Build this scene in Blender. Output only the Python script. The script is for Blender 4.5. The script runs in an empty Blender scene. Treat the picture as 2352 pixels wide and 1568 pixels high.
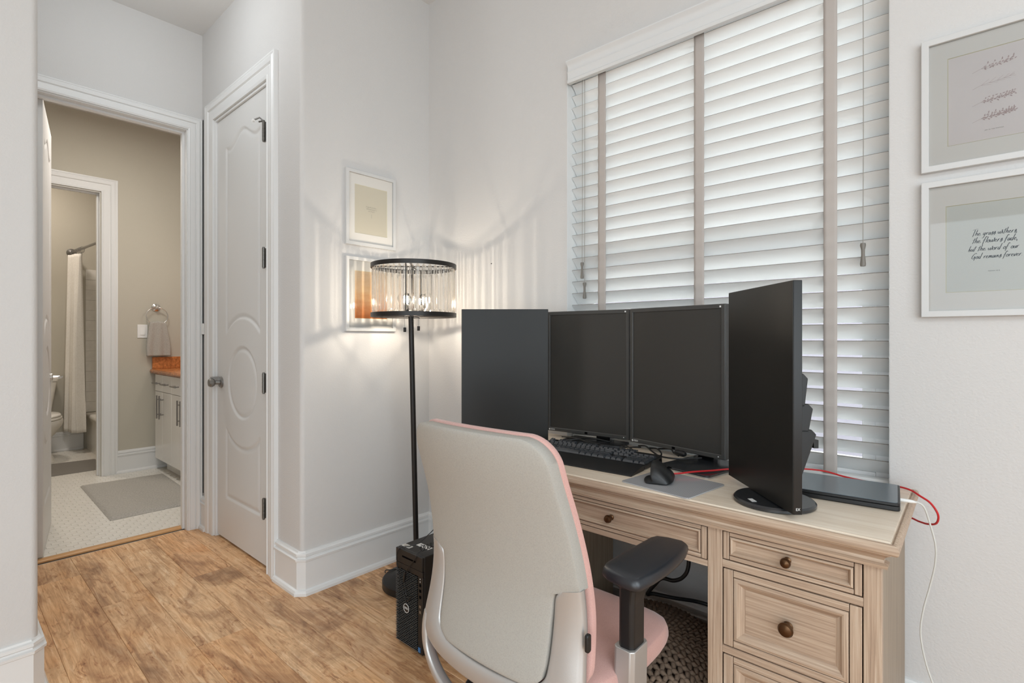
import bpy, bmesh, math, random
from math import sin, cos, pi, radians, sqrt, atan2
from mathutils import Vector, Matrix
import numpy as np

random.seed(7)
S = bpy.context.scene
COL = S.collection

# ------------------------------------------------------------------ camera, world, lights, exposure
CAM_Z = 1.175
cam_d = bpy.data.cameras.new('camera')
cam_d.sensor_width = 36.0
cam_d.lens = 1187.0 / 2352.0 * 36.0
cam_d.shift_y = -9.0 / 2352.0
cam_d.clip_start = 0.02
cam = bpy.data.objects.new('camera', cam_d)
COL.objects.link(cam)
cam.location = (0, 0, CAM_Z)
cam.rotation_euler = (radians(90), 0, radians(41.6))
S.camera = cam

S.view_settings.view_transform = 'Standard'
S.view_settings.look = 'None'
S.view_settings.exposure = 0.50
S.view_settings.gamma = 1.0
S.view_settings.use_curve_mapping = False
try:
    S.cycles.use_denoising = True
    S.cycles.denoiser = 'OPENIMAGEDENOISE'
    S.cycles.max_bounces = 12
    S.cycles.diffuse_bounces = 6
    S.cycles.transmission_bounces = 10
    S.cycles.transparent_max_bounces = 24
    S.cycles.caustics_refractive = True
    S.cycles.caustics_reflective = False
    S.cycles.sample_clamp_indirect = 6.0
except Exception:
    pass

w = bpy.data.worlds.new('sky')
S.world = w
w.use_nodes = True
bg = w.node_tree.nodes['Background']
bg.inputs[0].default_value = (0.98, 1.0, 0.99, 1)
bg.inputs[1].default_value = 6.0


def area_light(name, loc, rot, sx, sy, watts, color=(1, 1, 1)):
    d = bpy.data.lights.new(name, 'AREA')
    d.shape = 'RECTANGLE'
    d.size, d.size_y = sx, sy
    d.energy = watts
    d.color = color
    o = bpy.data.objects.new(name, d)
    COL.objects.link(o)
    o.location = loc
    o.rotation_euler = rot
    return o


# unseen fills added for room, hall and bathroom, plus vanity and toilet lights
area_light('room_fill_light', (1.6, -0.9, 2.98), (0, 0, 0), 1.2, 1.2, 30, (0.82, 0.925, 1.0))  # added overhead fill for soft, even room light; no known fixture
area_light('side_fill_light', (2.5, -0.7, 1.45), (0, radians(90), 0), 2.1, 2.4, 46, (0.78, 0.91, 1.0))  # added fill from the right to brighten walls; no window there
area_light('rear_fill_light', (1.0, -2.9, 1.3), (radians(90), 0, 0), 2.6, 2.0, 44, (0.78, 0.91, 1.0))  # added frontal fill from behind the camera; no window there
hl = bpy.data.lights.new('hall_fill_light', 'POINT')  # unseen point fill, added to lift the hall walls and ceiling
hl.energy, hl.shadow_soft_size, hl.color = 4.6, 0.12, (0.90, 0.96, 1.0)
hlo = bpy.data.objects.new('hall_fill_light', hl)
COL.objects.link(hlo)
hlo.location = (-2.72, 0.52, 2.76)
area_light('bathroom_fill_light', (-4.25, 0.8, 3.0), (0, 0, 0), 0.5, 0.5, 15, (1.0, 0.95, 0.88))  # added overhead fill to brighten the tiled floor
area_light('vanity_light', (-4.6, 1.72, 2.0), (radians(-58), 0, 0), 0.7, 0.12, 1.8, (1.0, 0.93, 0.84))
area_light('toilet_room_light', (-6.3, 0.5, 2.95), (0, 0, 0), 0.25, 0.25, 12.5, (1.0, 0.90, 0.80))

# ------------------------------------------------------------------ materials
def new_mat(name):
    m = bpy.data.materials.new(name)
    m.use_nodes = True
    nt = m.node_tree
    return m, nt, nt.nodes['Principled BSDF']


def N(nt, t, **kw):
    n = nt.nodes.new(t)
    for k, v in kw.items():
        if k.startswith('_'):
            n.inputs[k[1:]].default_value = v
        else:
            setattr(n, k, v)
    return n


def ramp(nt, stops):
    n = nt.nodes.new('ShaderNodeValToRGB')
    cr = n.color_ramp
    while len(cr.elements) < len(stops):
        cr.elements.new(0.5)
    for e, (p, c) in zip(cr.elements, stops):
        e.position = p
        e.color = (*c, 1)
    return n


def srgb(r, g, b):
    f = lambda c: ((c / 255 + 0.055) / 1.055) ** 2.4 if c > 10 else c / 255 / 12.92
    return (f(r), f(g), f(b))


def plain(name, col, rough=0.5, metal=0.0, bump=None, bscale=200.0, spec=0.5, coat=0.0, var=0.0, vscale=8.0):
    m, nt, p = new_mat(name)
    p.inputs['Base Color'].default_value = (*col, 1)
    p.inputs['Roughness'].default_value = rough
    p.inputs['Metallic'].default_value = metal
    p.inputs['Specular IOR Level'].default_value = spec
    p.inputs['Coat Weight'].default_value = coat
    tc = N(nt, 'ShaderNodeTexCoord')
    if bump:
        n = N(nt, 'ShaderNodeTexNoise', _Scale=bscale, _Detail=3.0)
        nt.links.new(tc.outputs['Object'], n.inputs['Vector'])
        b = N(nt, 'ShaderNodeBump', _Strength=bump, _Distance=0.002)
        nt.links.new(n.outputs['Fac'], b.inputs['Height'])
        nt.links.new(b.outputs['Normal'], p.inputs['Normal'])
    if var:
        n2 = N(nt, 'ShaderNodeTexNoise', _Scale=vscale, _Detail=4.0)
        nt.links.new(tc.outputs['Object'], n2.inputs['Vector'])
        r = ramp(nt, [(0.3, tuple(c * (1 - var) for c in col)), (0.7, tuple(min(1, c * (1 + var)) for c in col))])
        nt.links.new(n2.outputs['Fac'], r.inputs['Fac'])
        nt.links.new(r.outputs['Color'], p.inputs['Base Color'])
    return m


def wood(name, axis, stops, stretch=18.0, scale=6.0, rough=0.5, bump=0.25, per_object=0.0):
    m, nt, p = new_mat(name)
    tc = N(nt, 'ShaderNodeTexCoord')
    mp = N(nt, 'ShaderNodeMapping')
    sc = [stretch, stretch, stretch]
    sc[axis] = 1.0
    mp.inputs['Scale'].default_value = sc
    nt.links.new(tc.outputs['Object'], mp.inputs['Vector'])
    vec = mp.outputs['Vector']
    if per_object:
        oi = N(nt, 'ShaderNodeObjectInfo')
        mul = N(nt, 'ShaderNodeMath', operation='MULTIPLY')
        mul.inputs[1].default_value = 37.0
        nt.links.new(oi.outputs['Random'], mul.inputs[0])
        add = N(nt, 'ShaderNodeVectorMath', operation='ADD')
        nt.links.new(vec, add.inputs[0])
        nt.links.new(mul.outputs[0], add.inputs[1])
        vec = add.outputs[0]
    n = N(nt, 'ShaderNodeTexNoise', _Scale=scale, _Detail=8.0, _Roughness=0.62, _Distortion=0.4)
    nt.links.new(vec, n.inputs['Vector'])
    r = ramp(nt, stops)
    nt.links.new(n.outputs['Fac'], r.inputs['Fac'])
    nt.links.new(r.outputs['Color'], p.inputs['Base Color'])
    n2 = N(nt, 'ShaderNodeTexNoise', _Scale=scale * 5, _Detail=4.0)
    nt.links.new(vec, n2.inputs['Vector'])
    b = N(nt, 'ShaderNodeBump', _Strength=bump, _Distance=0.001)
    nt.links.new(n2.outputs['Fac'], b.inputs['Height'])
    nt.links.new(b.outputs['Normal'], p.inputs['Normal'])
    p.inputs['Roughness'].default_value = rough
    return m


def plank_mat():
    m, nt, p = new_mat('oak_plank')
    tc = N(nt, 'ShaderNodeTexCoord')
    oi = N(nt, 'ShaderNodeObjectInfo')
    mul = N(nt, 'ShaderNodeMath', operation='MULTIPLY')
    mul.inputs[1].default_value = 53.0
    nt.links.new(oi.outputs['Random'], mul.inputs[0])
    add = N(nt, 'ShaderNodeVectorMath', operation='ADD')
    nt.links.new(tc.outputs['Object'], add.inputs[0])
    nt.links.new(mul.outputs[0], add.inputs[1])
    mp = N(nt, 'ShaderNodeMapping')
    mp.inputs['Scale'].default_value = (0.75, 11.0, 1.0)
    nt.links.new(add.outputs[0], mp.inputs['Vector'])
    # grain
    g = N(nt, 'ShaderNodeTexNoise', _Scale=5.0, _Detail=9.0, _Roughness=0.68, _Distortion=1.0)
    nt.links.new(mp.outputs['Vector'], g.inputs['Vector'])
    mpb = N(nt, 'ShaderNodeMapping')
    mpb.inputs['Scale'].default_value = (1.0, 2.0, 1.0)
    nt.links.new(add.outputs[0], mpb.inputs['Vector'])
    big = N(nt, 'ShaderNodeTexNoise', _Scale=2.1, _Detail=6.0, _Roughness=0.62, _Distortion=1.2)
    nt.links.new(mpb.outputs['Vector'], big.inputs['Vector'])
    r1 = ramp(nt, [(0.28, srgb(166, 132, 100)), (0.42, srgb(206, 169, 130)), (0.55, srgb(230, 198, 159)), (0.70, srgb(246, 226, 197))])
    nt.links.new(g.outputs['Fac'], r1.inputs['Fac'])
    # brown cloudy blotches
    r2 = ramp(nt, [(0.30, srgb(150, 128, 112)), (0.43, srgb(218, 206, 196)), (0.52, srgb(255, 252, 248)), (0.72, srgb(250, 228, 200))])
    nt.links.new(big.outputs['Fac'], r2.inputs['Fac'])
    mx = N(nt, 'ShaderNodeMix', data_type='RGBA', blend_type='MULTIPLY')
    mx.inputs['Factor'].default_value = 0.85
    nt.links.new(r1.outputs['Color'], mx.inputs[6])
    nt.links.new(r2.outputs['Color'], mx.inputs[7])
    # per plank tone
    r3 = ramp(nt, [(0.0, srgb(232, 218, 208)), (0.35, srgb(255, 244, 232)), (0.7, srgb(250, 225, 200)), (1.0, srgb(255, 255, 255))])
    nt.links.new(oi.outputs['Random'], r3.inputs['Fac'])
    mx2 = N(nt, 'ShaderNodeMix', data_type='RGBA', blend_type='MULTIPLY')
    mx2.inputs['Factor'].default_value = 0.8
    nt.links.new(mx.outputs[2], mx2.inputs[6])
    nt.links.new(r3.outputs['Color'], mx2.inputs[7])
    mpk = N(nt, 'ShaderNodeMapping')
    mpk.inputs['Scale'].default_value = (1.6, 5.0, 1.0)
    nt.links.new(add.outputs[0], mpk.inputs['Vector'])
    kn_ = N(nt, 'ShaderNodeTexNoise', _Scale=4.0, _Detail=7.0, _Roughness=0.7, _Distortion=2.2)
    nt.links.new(mpk.outputs['Vector'], kn_.inputs['Vector'])
    r4_ = ramp(nt, [(0.30, srgb(136, 100, 74)), (0.38, srgb(226, 206, 190)), (0.46, srgb(255, 255, 255)), (0.66, srgb(255, 255, 255))])
    nt.links.new(kn_.outputs['Fac'], r4_.inputs['Fac'])
    mx3 = N(nt, 'ShaderNodeMix', data_type='RGBA', blend_type='MULTIPLY')
    mx3.inputs['Factor'].default_value = 0.8
    nt.links.new(mx2.outputs[2], mx3.inputs[6])
    nt.links.new(r4_.outputs['Color'], mx3.inputs[7])
    nt.links.new(mx3.outputs[2], p.inputs['Base Color'])
    gb = N(nt, 'ShaderNodeTexNoise', _Scale=30.0, _Detail=4.0)
    nt.links.new(mp.outputs['Vector'], gb.inputs['Vector'])
    b = N(nt, 'ShaderNodeBump', _Strength=0.25, _Distance=0.001)
    nt.links.new(gb.outputs['Fac'], b.inputs['Height'])
    nt.links.new(b.outputs['Normal'], p.inputs['Normal'])
    p.inputs['Roughness'].default_value = 0.42
    return m


def weave(name, c1, c2, scale=900.0, rough=0.85, direction='DIAGONAL', bump=0.3, sheen=0.0):
    m, nt, p = new_mat(name)
    tc = N(nt, 'ShaderNodeTexCoord')
    wv = N(nt, 'ShaderNodeTexWave', wave_type='BANDS', bands_direction=direction, _Scale=scale, _Distortion=0.6)
    wv.inputs['Detail Scale'].default_value = 3.0
    nt.links.new(tc.outputs['Object'], wv.inputs['Vector'])
    n = N(nt, 'ShaderNodeTexNoise', _Scale=scale * 1.3, _Detail=2.0)
    nt.links.new(tc.outputs['Object'], n.inputs['Vector'])
    mx = N(nt, 'ShaderNodeMath', operation='MULTIPLY')
    nt.links.new(wv.outputs['Fac'], mx.inputs[0])
    nt.links.new(n.outputs['Fac'], mx.inputs[1])
    r = ramp(nt, [(0.1, c1), (0.5, c2)])
    nt.links.new(mx.outputs[0], r.inputs['Fac'])
    nt.links.new(r.outputs['Color'], p.inputs['Base Color'])
    b = N(nt, 'ShaderNodeBump', _Strength=bump, _Distance=0.0006)
    nt.links.new(mx.outputs[0], b.inputs['Height'])
    nt.links.new(b.outputs['Normal'], p.inputs['Normal'])
    p.inputs['Roughness'].default_value = rough
    p.inputs['Sheen Weight'].default_value = sheen
    return m


def thin_cloth(name, col, trans=0.35):
    m, nt, p = new_mat(name)
    p.inputs['Base Color'].default_value = (*col, 1)
    p.inputs['Roughness'].default_value = 0.8
    t = N(nt, 'ShaderNodeBsdfTranslucent')
    t.inputs['Color'].default_value = (*col, 1)
    mix = N(nt, 'ShaderNodeMixShader')
    mix.inputs[0].default_value = trans
    nt.links.new(p.outputs[0], mix.inputs[1])
    nt.links.new(t.outputs[0], mix.inputs[2])
    nt.links.new(mix.outputs[0], nt.nodes['Material Output'].inputs[0])
    return m


def crystal_mat():
    m, nt, p = new_mat('crystal_glass')
    g = N(nt, 'ShaderNodeBsdfGlass')
    g.inputs['Color'].default_value = (1.0, 0.99, 0.97, 1)
    g.inputs['Roughness'].default_value = 0.06
    g.inputs['IOR'].default_value = 1.5
    t = N(nt, 'ShaderNodeBsdfTransparent')
    t.inputs['Color'].default_value = (1.0, 0.99, 0.975, 1)
    mix = N(nt, 'ShaderNodeMixShader')
    mix.inputs[0].default_value = 0.58
    nt.links.new(g.outputs[0], mix.inputs[1])
    nt.links.new(t.outputs[0], mix.inputs[2])
    nt.links.new(mix.outputs[0], nt.nodes['Material Output'].inputs[0])
    nt.nodes.remove(p)
    return m


def pane_mat(name, refl=0.08, tint=(1, 1, 1)):
    m, nt, p = new_mat(name)
    g = N(nt, 'ShaderNodeBsdfGlossy')
    g.inputs['Roughness'].default_value = 0.02
    t = N(nt, 'ShaderNodeBsdfTransparent')
    t.inputs['Color'].default_value = (*tint, 1)
    fr = N(nt, 'ShaderNodeFresnel', _IOR=1.45)
    mix = N(nt, 'ShaderNodeMixShader')
    nt.links.new(fr.outputs[0], mix.inputs[0])
    nt.links.new(t.outputs[0], mix.inputs[1])
    nt.links.new(g.outputs[0], mix.inputs[2])
    nt.links.new(mix.outputs[0], nt.nodes['Material Output'].inputs[0])
    nt.nodes.remove(p)
    return m


def emit(name, col, strength):
    m, nt, p = new_mat(name)
    p.inputs['Base Color'].default_value = (*col, 1)
    p.inputs['Emission Color'].default_value = (*col, 1)
    p.inputs['Emission Strength'].default_value = strength
    return m


M = {}
M['wall'] = plain('wall_paint', srgb(209, 207, 205), 0.75, bump=0.45, bscale=170.0, spec=0.25)
M['bathwall'] = plain('bath_wall_paint', srgb(190, 184, 170), 0.7, bump=0.3, bscale=170.0, spec=0.25)
M['ceil'] = plain('ceiling_paint', srgb(222, 221, 219), 0.8, bump=0.4, bscale=110.0, spec=0.2)
M['trim'] = plain('trim_paint', srgb(225, 225, 224), 0.35, spec=0.4, bump=0.05, bscale=60)
M['door'] = plain('door_paint', srgb(216, 215, 213), 0.4, spec=0.4, bump=0.1, bscale=90)
M['plank'] = plank_mat()
M['subfloor'] = plain('subfloor', srgb(90, 66, 48), 0.8)
M['threshold'] = wood('threshold_oak', 1, [(0.3, srgb(186, 138, 88)), (0.7, srgb(214, 168, 116))], scale=5, rough=0.4)
M['tile'] = plain('white_tile', srgb(226, 222, 214), 0.25, var=0.04, vscale=20)
M['grout'] = plain('grout', srgb(200, 194, 184), 0.8)
M['slat'] = plain('slat_white', srgb(226, 227, 226), 0.4, spec=0.4)
M['slatedge_shade'] = plain('slat_edge_shade', srgb(128, 123, 116), 0.6)  # shade line along each slat's front edge, painted as grey
M['valance'] = plain('valance_paint', srgb(218, 219, 219), 0.4)
M['tape'] = thin_cloth('blind_tape', srgb(198, 190, 184), 0.2)
M['vinyl'] = plain('window_vinyl', srgb(240, 240, 240), 0.35)
M['pane'] = pane_mat('window_glass')
M['glaze'] = pane_mat('picture_glass', tint=(0.98, 0.98, 0.98))
M['cord'] = plain('blind_cord', srgb(150, 146, 138), 0.8)
M['tassel'] = plain('tassel_grey', srgb(120, 115, 108), 0.5)
WOODS = [(0.28, srgb(148, 125, 107)), (0.42, srgb(170, 146, 125)), (0.55, srgb(186, 163, 141)), (0.72, srgb(206, 188, 168))]
M['wx'] = wood('washed_wood_x', 0, WOODS, 46, 4.6, rough=0.5)
M['wz'] = wood('washed_wood_z', 2, WOODS, 46, 4.6, rough=0.5)
M['wtop'] = wood('washed_wood_top', 0, [(0.3, srgb(216, 198, 176)), (0.5, srgb(229, 213, 193)), (0.7, srgb(238, 226, 208))], 12, 4.0, rough=0.30)
M['wside_shade'] = wood('washed_wood_side_shade', 2, [(0.3, srgb(136, 120, 102)), (0.7, srgb(158, 141, 121))], 22, 4.0, rough=0.5)  # darker than the front wood: shade on the desk's side put into the colour
M['bronze'] = plain('oil_rubbed_bronze', srgb(92, 66, 44), 0.32, metal=0.85)
M['shell'] = weave('shell_fabric', srgb(156, 152, 145), srgb(178, 174, 166), 300.0, bump=0.3)
M['pink'] = weave('pink_fabric', srgb(192, 146, 137), srgb(218, 177, 168), 420.0, bump=0.5, sheen=0.3)
M['silver'] = plain('satin_silver_paint', srgb(186, 183, 180), 0.36, metal=0.55, bump=0.05, bscale=500)
M['blackp'] = plain('black_plastic', srgb(21, 21, 22), 0.42, bump=0.08, bscale=800)
M['pad'] = plain('black_arm_pad', srgb(30, 34, 40), 0.36, spec=0.7, bump=0.12, bscale=900)
M['screen'] = plain('screen_off', srgb(56, 54, 51), 0.36, spec=0.35)
M['screen2'] = plain('screen_off_dark', srgb(32, 31, 29), 0.36, spec=0.28)
M['bezel'] = plain('bezel_black', srgb(62, 61, 59), 0.45)
M['bezel2'] = plain('bezel_satin_black', srgb(21, 20, 20), 0.38)
M['lampblk'] = plain('lamp_black', srgb(44, 41, 39), 0.4, metal=0.5)
M['crystal'] = crystal_mat()
M['bulb'] = emit('bulb_glow', (1.0, 0.88, 0.72), 900.0)
M['bulbglass'] = pane_mat('bulb_glass')
M['chrome'] = plain('chrome', srgb(222, 220, 216), 0.12, metal=1.0)
M['nickel'] = plain('brushed_nickel', srgb(150, 148, 145), 0.35, metal=0.9)
M['hinge'] = plain('hinge_metal', srgb(112, 109, 104), 0.38, metal=0.8)
M['white'] = plain('white_plastic', srgb(236, 235, 232), 0.4)
M['porc'] = plain('porcelain', srgb(236, 232, 224), 0.22)
M['frame'] = plain('picture_frame_white', srgb(206, 206, 205), 0.4)
M['mat'] = plain('mat_board', srgb(230, 226, 219), 0.8)
M['matcut'] = plain('mat_bevel', srgb(214, 208, 180), 0.8)
M['ink'] = plain('ink_black', srgb(12, 12, 13), 0.9, spec=0.0)
M['inkgrey'] = plain('ink_grey', srgb(150, 146, 136), 0.8)
M['mauve'] = plain('ink_mauve', srgb(186, 166, 164), 0.8)
M['red'] = plain('red_cable', srgb(196, 40, 44), 0.4)
M['whitec'] = plain('white_cable', srgb(205, 205, 200), 0.5)
M['blackc'] = plain('black_cable', srgb(17, 17, 18), 0.45)
M['lid'] = plain('laptop_lid', srgb(120, 131, 139), 0.26, metal=0.5)
M['key'] = plain('key_black', srgb(52, 55, 59), 0.2, spec=0.9)
M['baseblk'] = plain('stand_black', srgb(38, 40, 43), 0.24, spec=0.7)
M['towel'] = weave('towel_grey', srgb(150, 145, 137), srgb(196, 190, 181), 120.0, bump=0.8)
M['curtain'] = weave('curtain_waffle', srgb(222, 216, 206), srgb(242, 238, 230), 60.0, bump=0.4)
M['rugbath'] = weave('bath_rug', srgb(140, 136, 130), srgb(200, 196, 188), 90.0, bump=1.0)
M['rugdark'] = plain('bath_mat_dark', srgb(126, 121, 114), 0.95, bump=0.9, bscale=500, var=0.15, vscale=200)
M['granite'] = plain('granite', srgb(184, 116, 66), 0.25, var=0.35, vscale=60)
M['vanity'] = plain('vanity_paint', srgb(232, 229, 224), 0.25)
M['knit'] = plain('knit_rope', srgb(124, 104, 87), 0.9, bump=0.5, bscale=400, var=0.12, vscale=60)
M['ext'] = plain('exterior_stucco', srgb(118, 118, 127), 0.9, bump=0.3, bscale=20)
M['ground'] = plain('exterior_ground', srgb(98, 98, 101), 0.9)
M['leaf'] = plain('leaf_green', srgb(92, 120, 70), 0.8, var=0.3, vscale=5)
M['sticker'] = plain('sticker_white', srgb(222, 222, 220), 0.6)


def grad_print(name, stops, axis=2, noise=0.0, scale=3.0):
    m, nt, p = new_mat(name)
    tc = N(nt, 'ShaderNodeTexCoord')
    sp = N(nt, 'ShaderNodeSeparateXYZ')
    nt.links.new(tc.outputs['Generated'], sp.inputs[0])
    out = sp.outputs[axis]
    if noise:
        n = N(nt, 'ShaderNodeTexNoise', _Scale=scale, _Detail=5.0)
        mp = N(nt, 'ShaderNodeMapping')
        mp.inputs['Scale'].default_value = (1, 1, 5)
        nt.links.new(tc.outputs['Generated'], mp.inputs['Vector'])
        nt.links.new(mp.outputs['Vector'], n.inputs['Vector'])
        ma = N(nt, 'ShaderNodeMath', operation='MULTIPLY_ADD')
        ma.inputs[1].default_value = noise
        nt.links.new(n.outputs['Fac'], ma.inputs[0])
        nt.links.new(out, ma.inputs[2])
        out = ma.outputs[0]
    r = ramp(nt, stops)
    nt.links.new(out, r.inputs['Fac'])
    nt.links.new(r.outputs['Color'], p.inputs['Base Color'])
    p.inputs['Roughness'].default_value = 0.75
    return m


M['print_amber'] = grad_print('print_amber', [(0.08, srgb(120, 58, 22)), (0.35, srgb(176, 104, 48)), (0.62, srgb(196, 158, 116)), (1.2, srgb(214, 192, 164))], 2, 0.25, 3.0)
M['print_blush'] = plain('print_blush', srgb(228, 220, 217), 0.8, var=0.04, vscale=4)
M['print_sage'] = plain('print_sage', srgb(212, 213, 206), 0.8, var=0.03, vscale=3)
M['print_beige'] = plain('print_beige', srgb(208, 200, 180), 0.8, var=0.02, vscale=3)
mm, nt, p = new_mat('mouse_pad_print')
tc = N(nt, 'ShaderNodeTexCoord')
wv = N(nt, 'ShaderNodeTexWave', wave_type='BANDS', bands_direction='X', _Scale=75.0)
nt.links.new(tc.outputs['Object'], wv.inputs['Vector'])
rr = ramp(nt, [(0.55, srgb(160, 160, 162)), (0.95, srgb(186, 186, 188))])
nt.links.new(wv.outputs['Fac'], rr.inputs['Fac'])
nt.links.new(rr.outputs['Color'], p.inputs['Base Color'])
p.inputs['Roughness'].default_value = 0.14
M['padprint'] = mm

# ------------------------------------------------------------------ mesh helpers
ORG = {}


class MB:
    """collects shapes, then links them as ONE mesh object"""
    def __init__(s):
        s.v, s.f, s.m = [], [], []

    def add(s, vs, fs, mi=0):
        b = len(s.v)
        s.v += [tuple(v) for v in vs]
        s.f += [tuple(b + i for i in f) for f in fs]
        s.m += [mi] * len(fs)
        return s

    def box(s, x0, x1, y0, y1, z0, z1, mi=0, mat=None):
        vs = [(x, y, z) for x in (x0, x1) for y in (y0, y1) for z in (z0, z1)]
        if mat:
            vs = [mat @ Vector(v) for v in vs]
        return s.add(vs, [(0, 1, 3, 2), (4, 6, 7, 5), (0, 4, 5, 1), (2, 3, 7, 6), (0, 2, 6, 4), (1, 5, 7, 3)], mi)

    def rings(s, rings, cap=True, mi=0, closed=True, loop=False):
        n = len(rings[0])
        vs = [p for r in rings for p in r]
        fs = []
        R = len(rings)
        for i in range(R if loop else R - 1):
            a, b = i * n, ((i + 1) % R) * n
            for j in range(n if closed else n - 1):
                k = (j + 1) % n
                fs.append((a + j, a + k, b + k, b + j))
        if cap and not loop:
            fs.append(tuple(range(n - 1, -1, -1)))
            fs.append(tuple((R - 1) * n + j for j in range(n)))
        return s.add(vs, fs, mi)

    def tube(s, pts, r, n=10, mi=0, loop=False, cap=True):
        pts = [Vector(p) for p in pts]
        rings = []
        up = None
        L = len(pts)
        for i, p in enumerate(pts):
            if loop:
                t = (pts[(i + 1) % L] - pts[i - 1]).normalized()
            else:
                t = (pts[min(i + 1, L - 1)] - pts[max(i - 1, 0)]).normalized()
            if up is None:
                up = Vector((0, 0, 1)) if abs(t.z) < 0.9 else Vector((1, 0, 0))
            a = t.cross(up).normalized()
            bb = a.cross(t).normalized()
            up = bb
            rad = r[i] if isinstance(r, (list, tuple)) else r
            rings.append([p + rad * (cos(2 * pi * k / n) * a + sin(2 * pi * k / n) * bb) for k in range(n)])
        return s.rings(rings, cap=cap, mi=mi, loop=loop)

    def lathe(s, prof, c=(0, 0, 0), n=32, axis='z', mi=0, cap=True):
        rings = []
        for r, h in prof:
            ring = []
            for k in range(n):
                a = 2 * pi * k / n
                x, y = r * cos(a), r * sin(a)
                if axis == 'z':
                    q = (c[0] + x, c[1] + y, c[2] + h)
                elif axis == 'y':
                    q = (c[0] + x, c[1] + h, c[2] + y)
                else:
                    q = (c[0] + h, c[1] + x, c[2] + y)
                ring.append(q)
            rings.append(ring)
        return s.rings(rings, cap=cap, mi=mi)

    def prism(s, poly, z0, z1, plane='xy', mi=0, mat=None):
        """extrude a 2-D polygon; plane names the polygon's plane, z0..z1 runs along the other axis"""
        def P(a, b, h):
            q = {'xy': (a, b, h), 'xz': (a, h, b), 'yz': (h, a, b)}[plane]
            return mat @ Vector(q) if mat else q
        return s.rings([[P(a, b, z0) for a, b in poly], [P(a, b, z1) for a, b in poly]], mi=mi)

    def sweep(s, path, prof, mi=0, closed=False):
        """profile (out, z) swept along a 2-D path; 'out' is to the right of travel; mitred corners"""
        n = len(path)
        rings = []
        P = [Vector((p[0], p[1])) for p in path]
        for i in range(n):
            def nrm(a, b):
                d = (b - a).normalized()
                return Vector((d.y, -d.x))
            if closed:
                n1, n2 = nrm(P[i - 1], P[i]), nrm(P[i], P[(i + 1) % n])
            else:
                n1 = nrm(P[max(i - 1, 0)], P[max(i, 1)])
                n2 = nrm(P[min(i, n - 2)], P[min(i + 1, n - 1)])
            m = (n1 + n2)
            m = m / max(1e-6, (1 + n1.dot(n2)))
            rings.append([(P[i].x + o * m.x, P[i].y + o * m.y, z) for o, z in prof])
        return s.rings(rings, cap=not closed, mi=mi, loop=closed)

    def grid(s, nu, nv, fn, mi=0, closed_u=False):
        vs = [fn(i, j) for j in range(nv) for i in range(nu)]
        fs = []
        for j in range(nv - 1):
            for i in range(nu if closed_u else nu - 1):
                k = (i + 1) % nu
                fs.append((j * nu + i, j * nu + k, (j + 1) * nu + k, (j + 1) * nu + i))
        return s.add(vs, fs, mi)

    def build(s, name, mats, parent=None, smooth=35, bevel=0.0, seg=2, local=False, subsurf=0):
        me = bpy.data.meshes.new(name)
        org = Vector((0, 0, 0))
        if parent is not None and not local:
            org = ORG.get(parent.name, Vector((0, 0, 0)))
        me.from_pydata([tuple(Vector(v) - org) for v in s.v], [], s.f)
        if not isinstance(mats, (list, tuple)):
            mats = [mats]
        for m in mats:
            me.materials.append(m)
        if len(mats) > 1:
            me.polygons.foreach_set('material_index', s.m)
        bm = bmesh.new()
        bm.from_mesh(me)
        bmesh.ops.recalc_face_normals(bm, faces=bm.faces)
        bm.to_mesh(me)
        bm.free()
        if smooth:
            me.shade_smooth()
            me.set_sharp_from_angle(angle=radians(smooth))
        o = bpy.data.objects.new(name, me)
        COL.objects.link(o)
        if parent is not None:
            o.parent = parent
            ORG[o.name] = ORG.get(parent.name, Vector((0, 0, 0)))
        if bevel:
            bv = o.modifiers.new('bevel', 'BEVEL')
            bv.width = bevel
            bv.segments = seg
            bv.limit_method = 'ANGLE'
            bv.angle_limit = radians(40)
            bv.harden_normals = False
        if subsurf:
            ss = o.modifiers.new('subsurf', 'SUBSURF')
            ss.levels = ss.render_levels = subsurf
        return o


def tag(o, label=None, cat=None, group=None, kind=None):
    if label:
        o['label'] = label
    if cat:
        o['category'] = cat
    if group:
        o['group'] = group
    if kind:
        o['kind'] = kind
    return o


def thing(name, loc, label, cat, group=None, rotz=0.0, absolute=True):
    o = bpy.data.objects.new(name, None)
    o.empty_display_size = 0.05
    COL.objects.link(o)
    o.location = loc
    o.rotation_euler = (0, 0, rotz)
    ORG[o.name] = Vector(loc) if absolute else Vector((0, 0, 0))
    return tag(o, label, cat, group)


def struct(name, mb, mat, parent=None, **kw):
    o = mb.build(name, mat, parent, **kw)
    if parent is None:
        o['kind'] = 'structure'
    return o


def linkcopy(o, parent, loc=None, rot=None, scale=None):
    c = o.copy()
    COL.objects.link(c)
    c.parent = parent
    if loc is not None:
        c.location = loc
    if rot is not None:
        c.rotation_euler = rot
    if scale is not None:
        c.scale = scale
    return c


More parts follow.
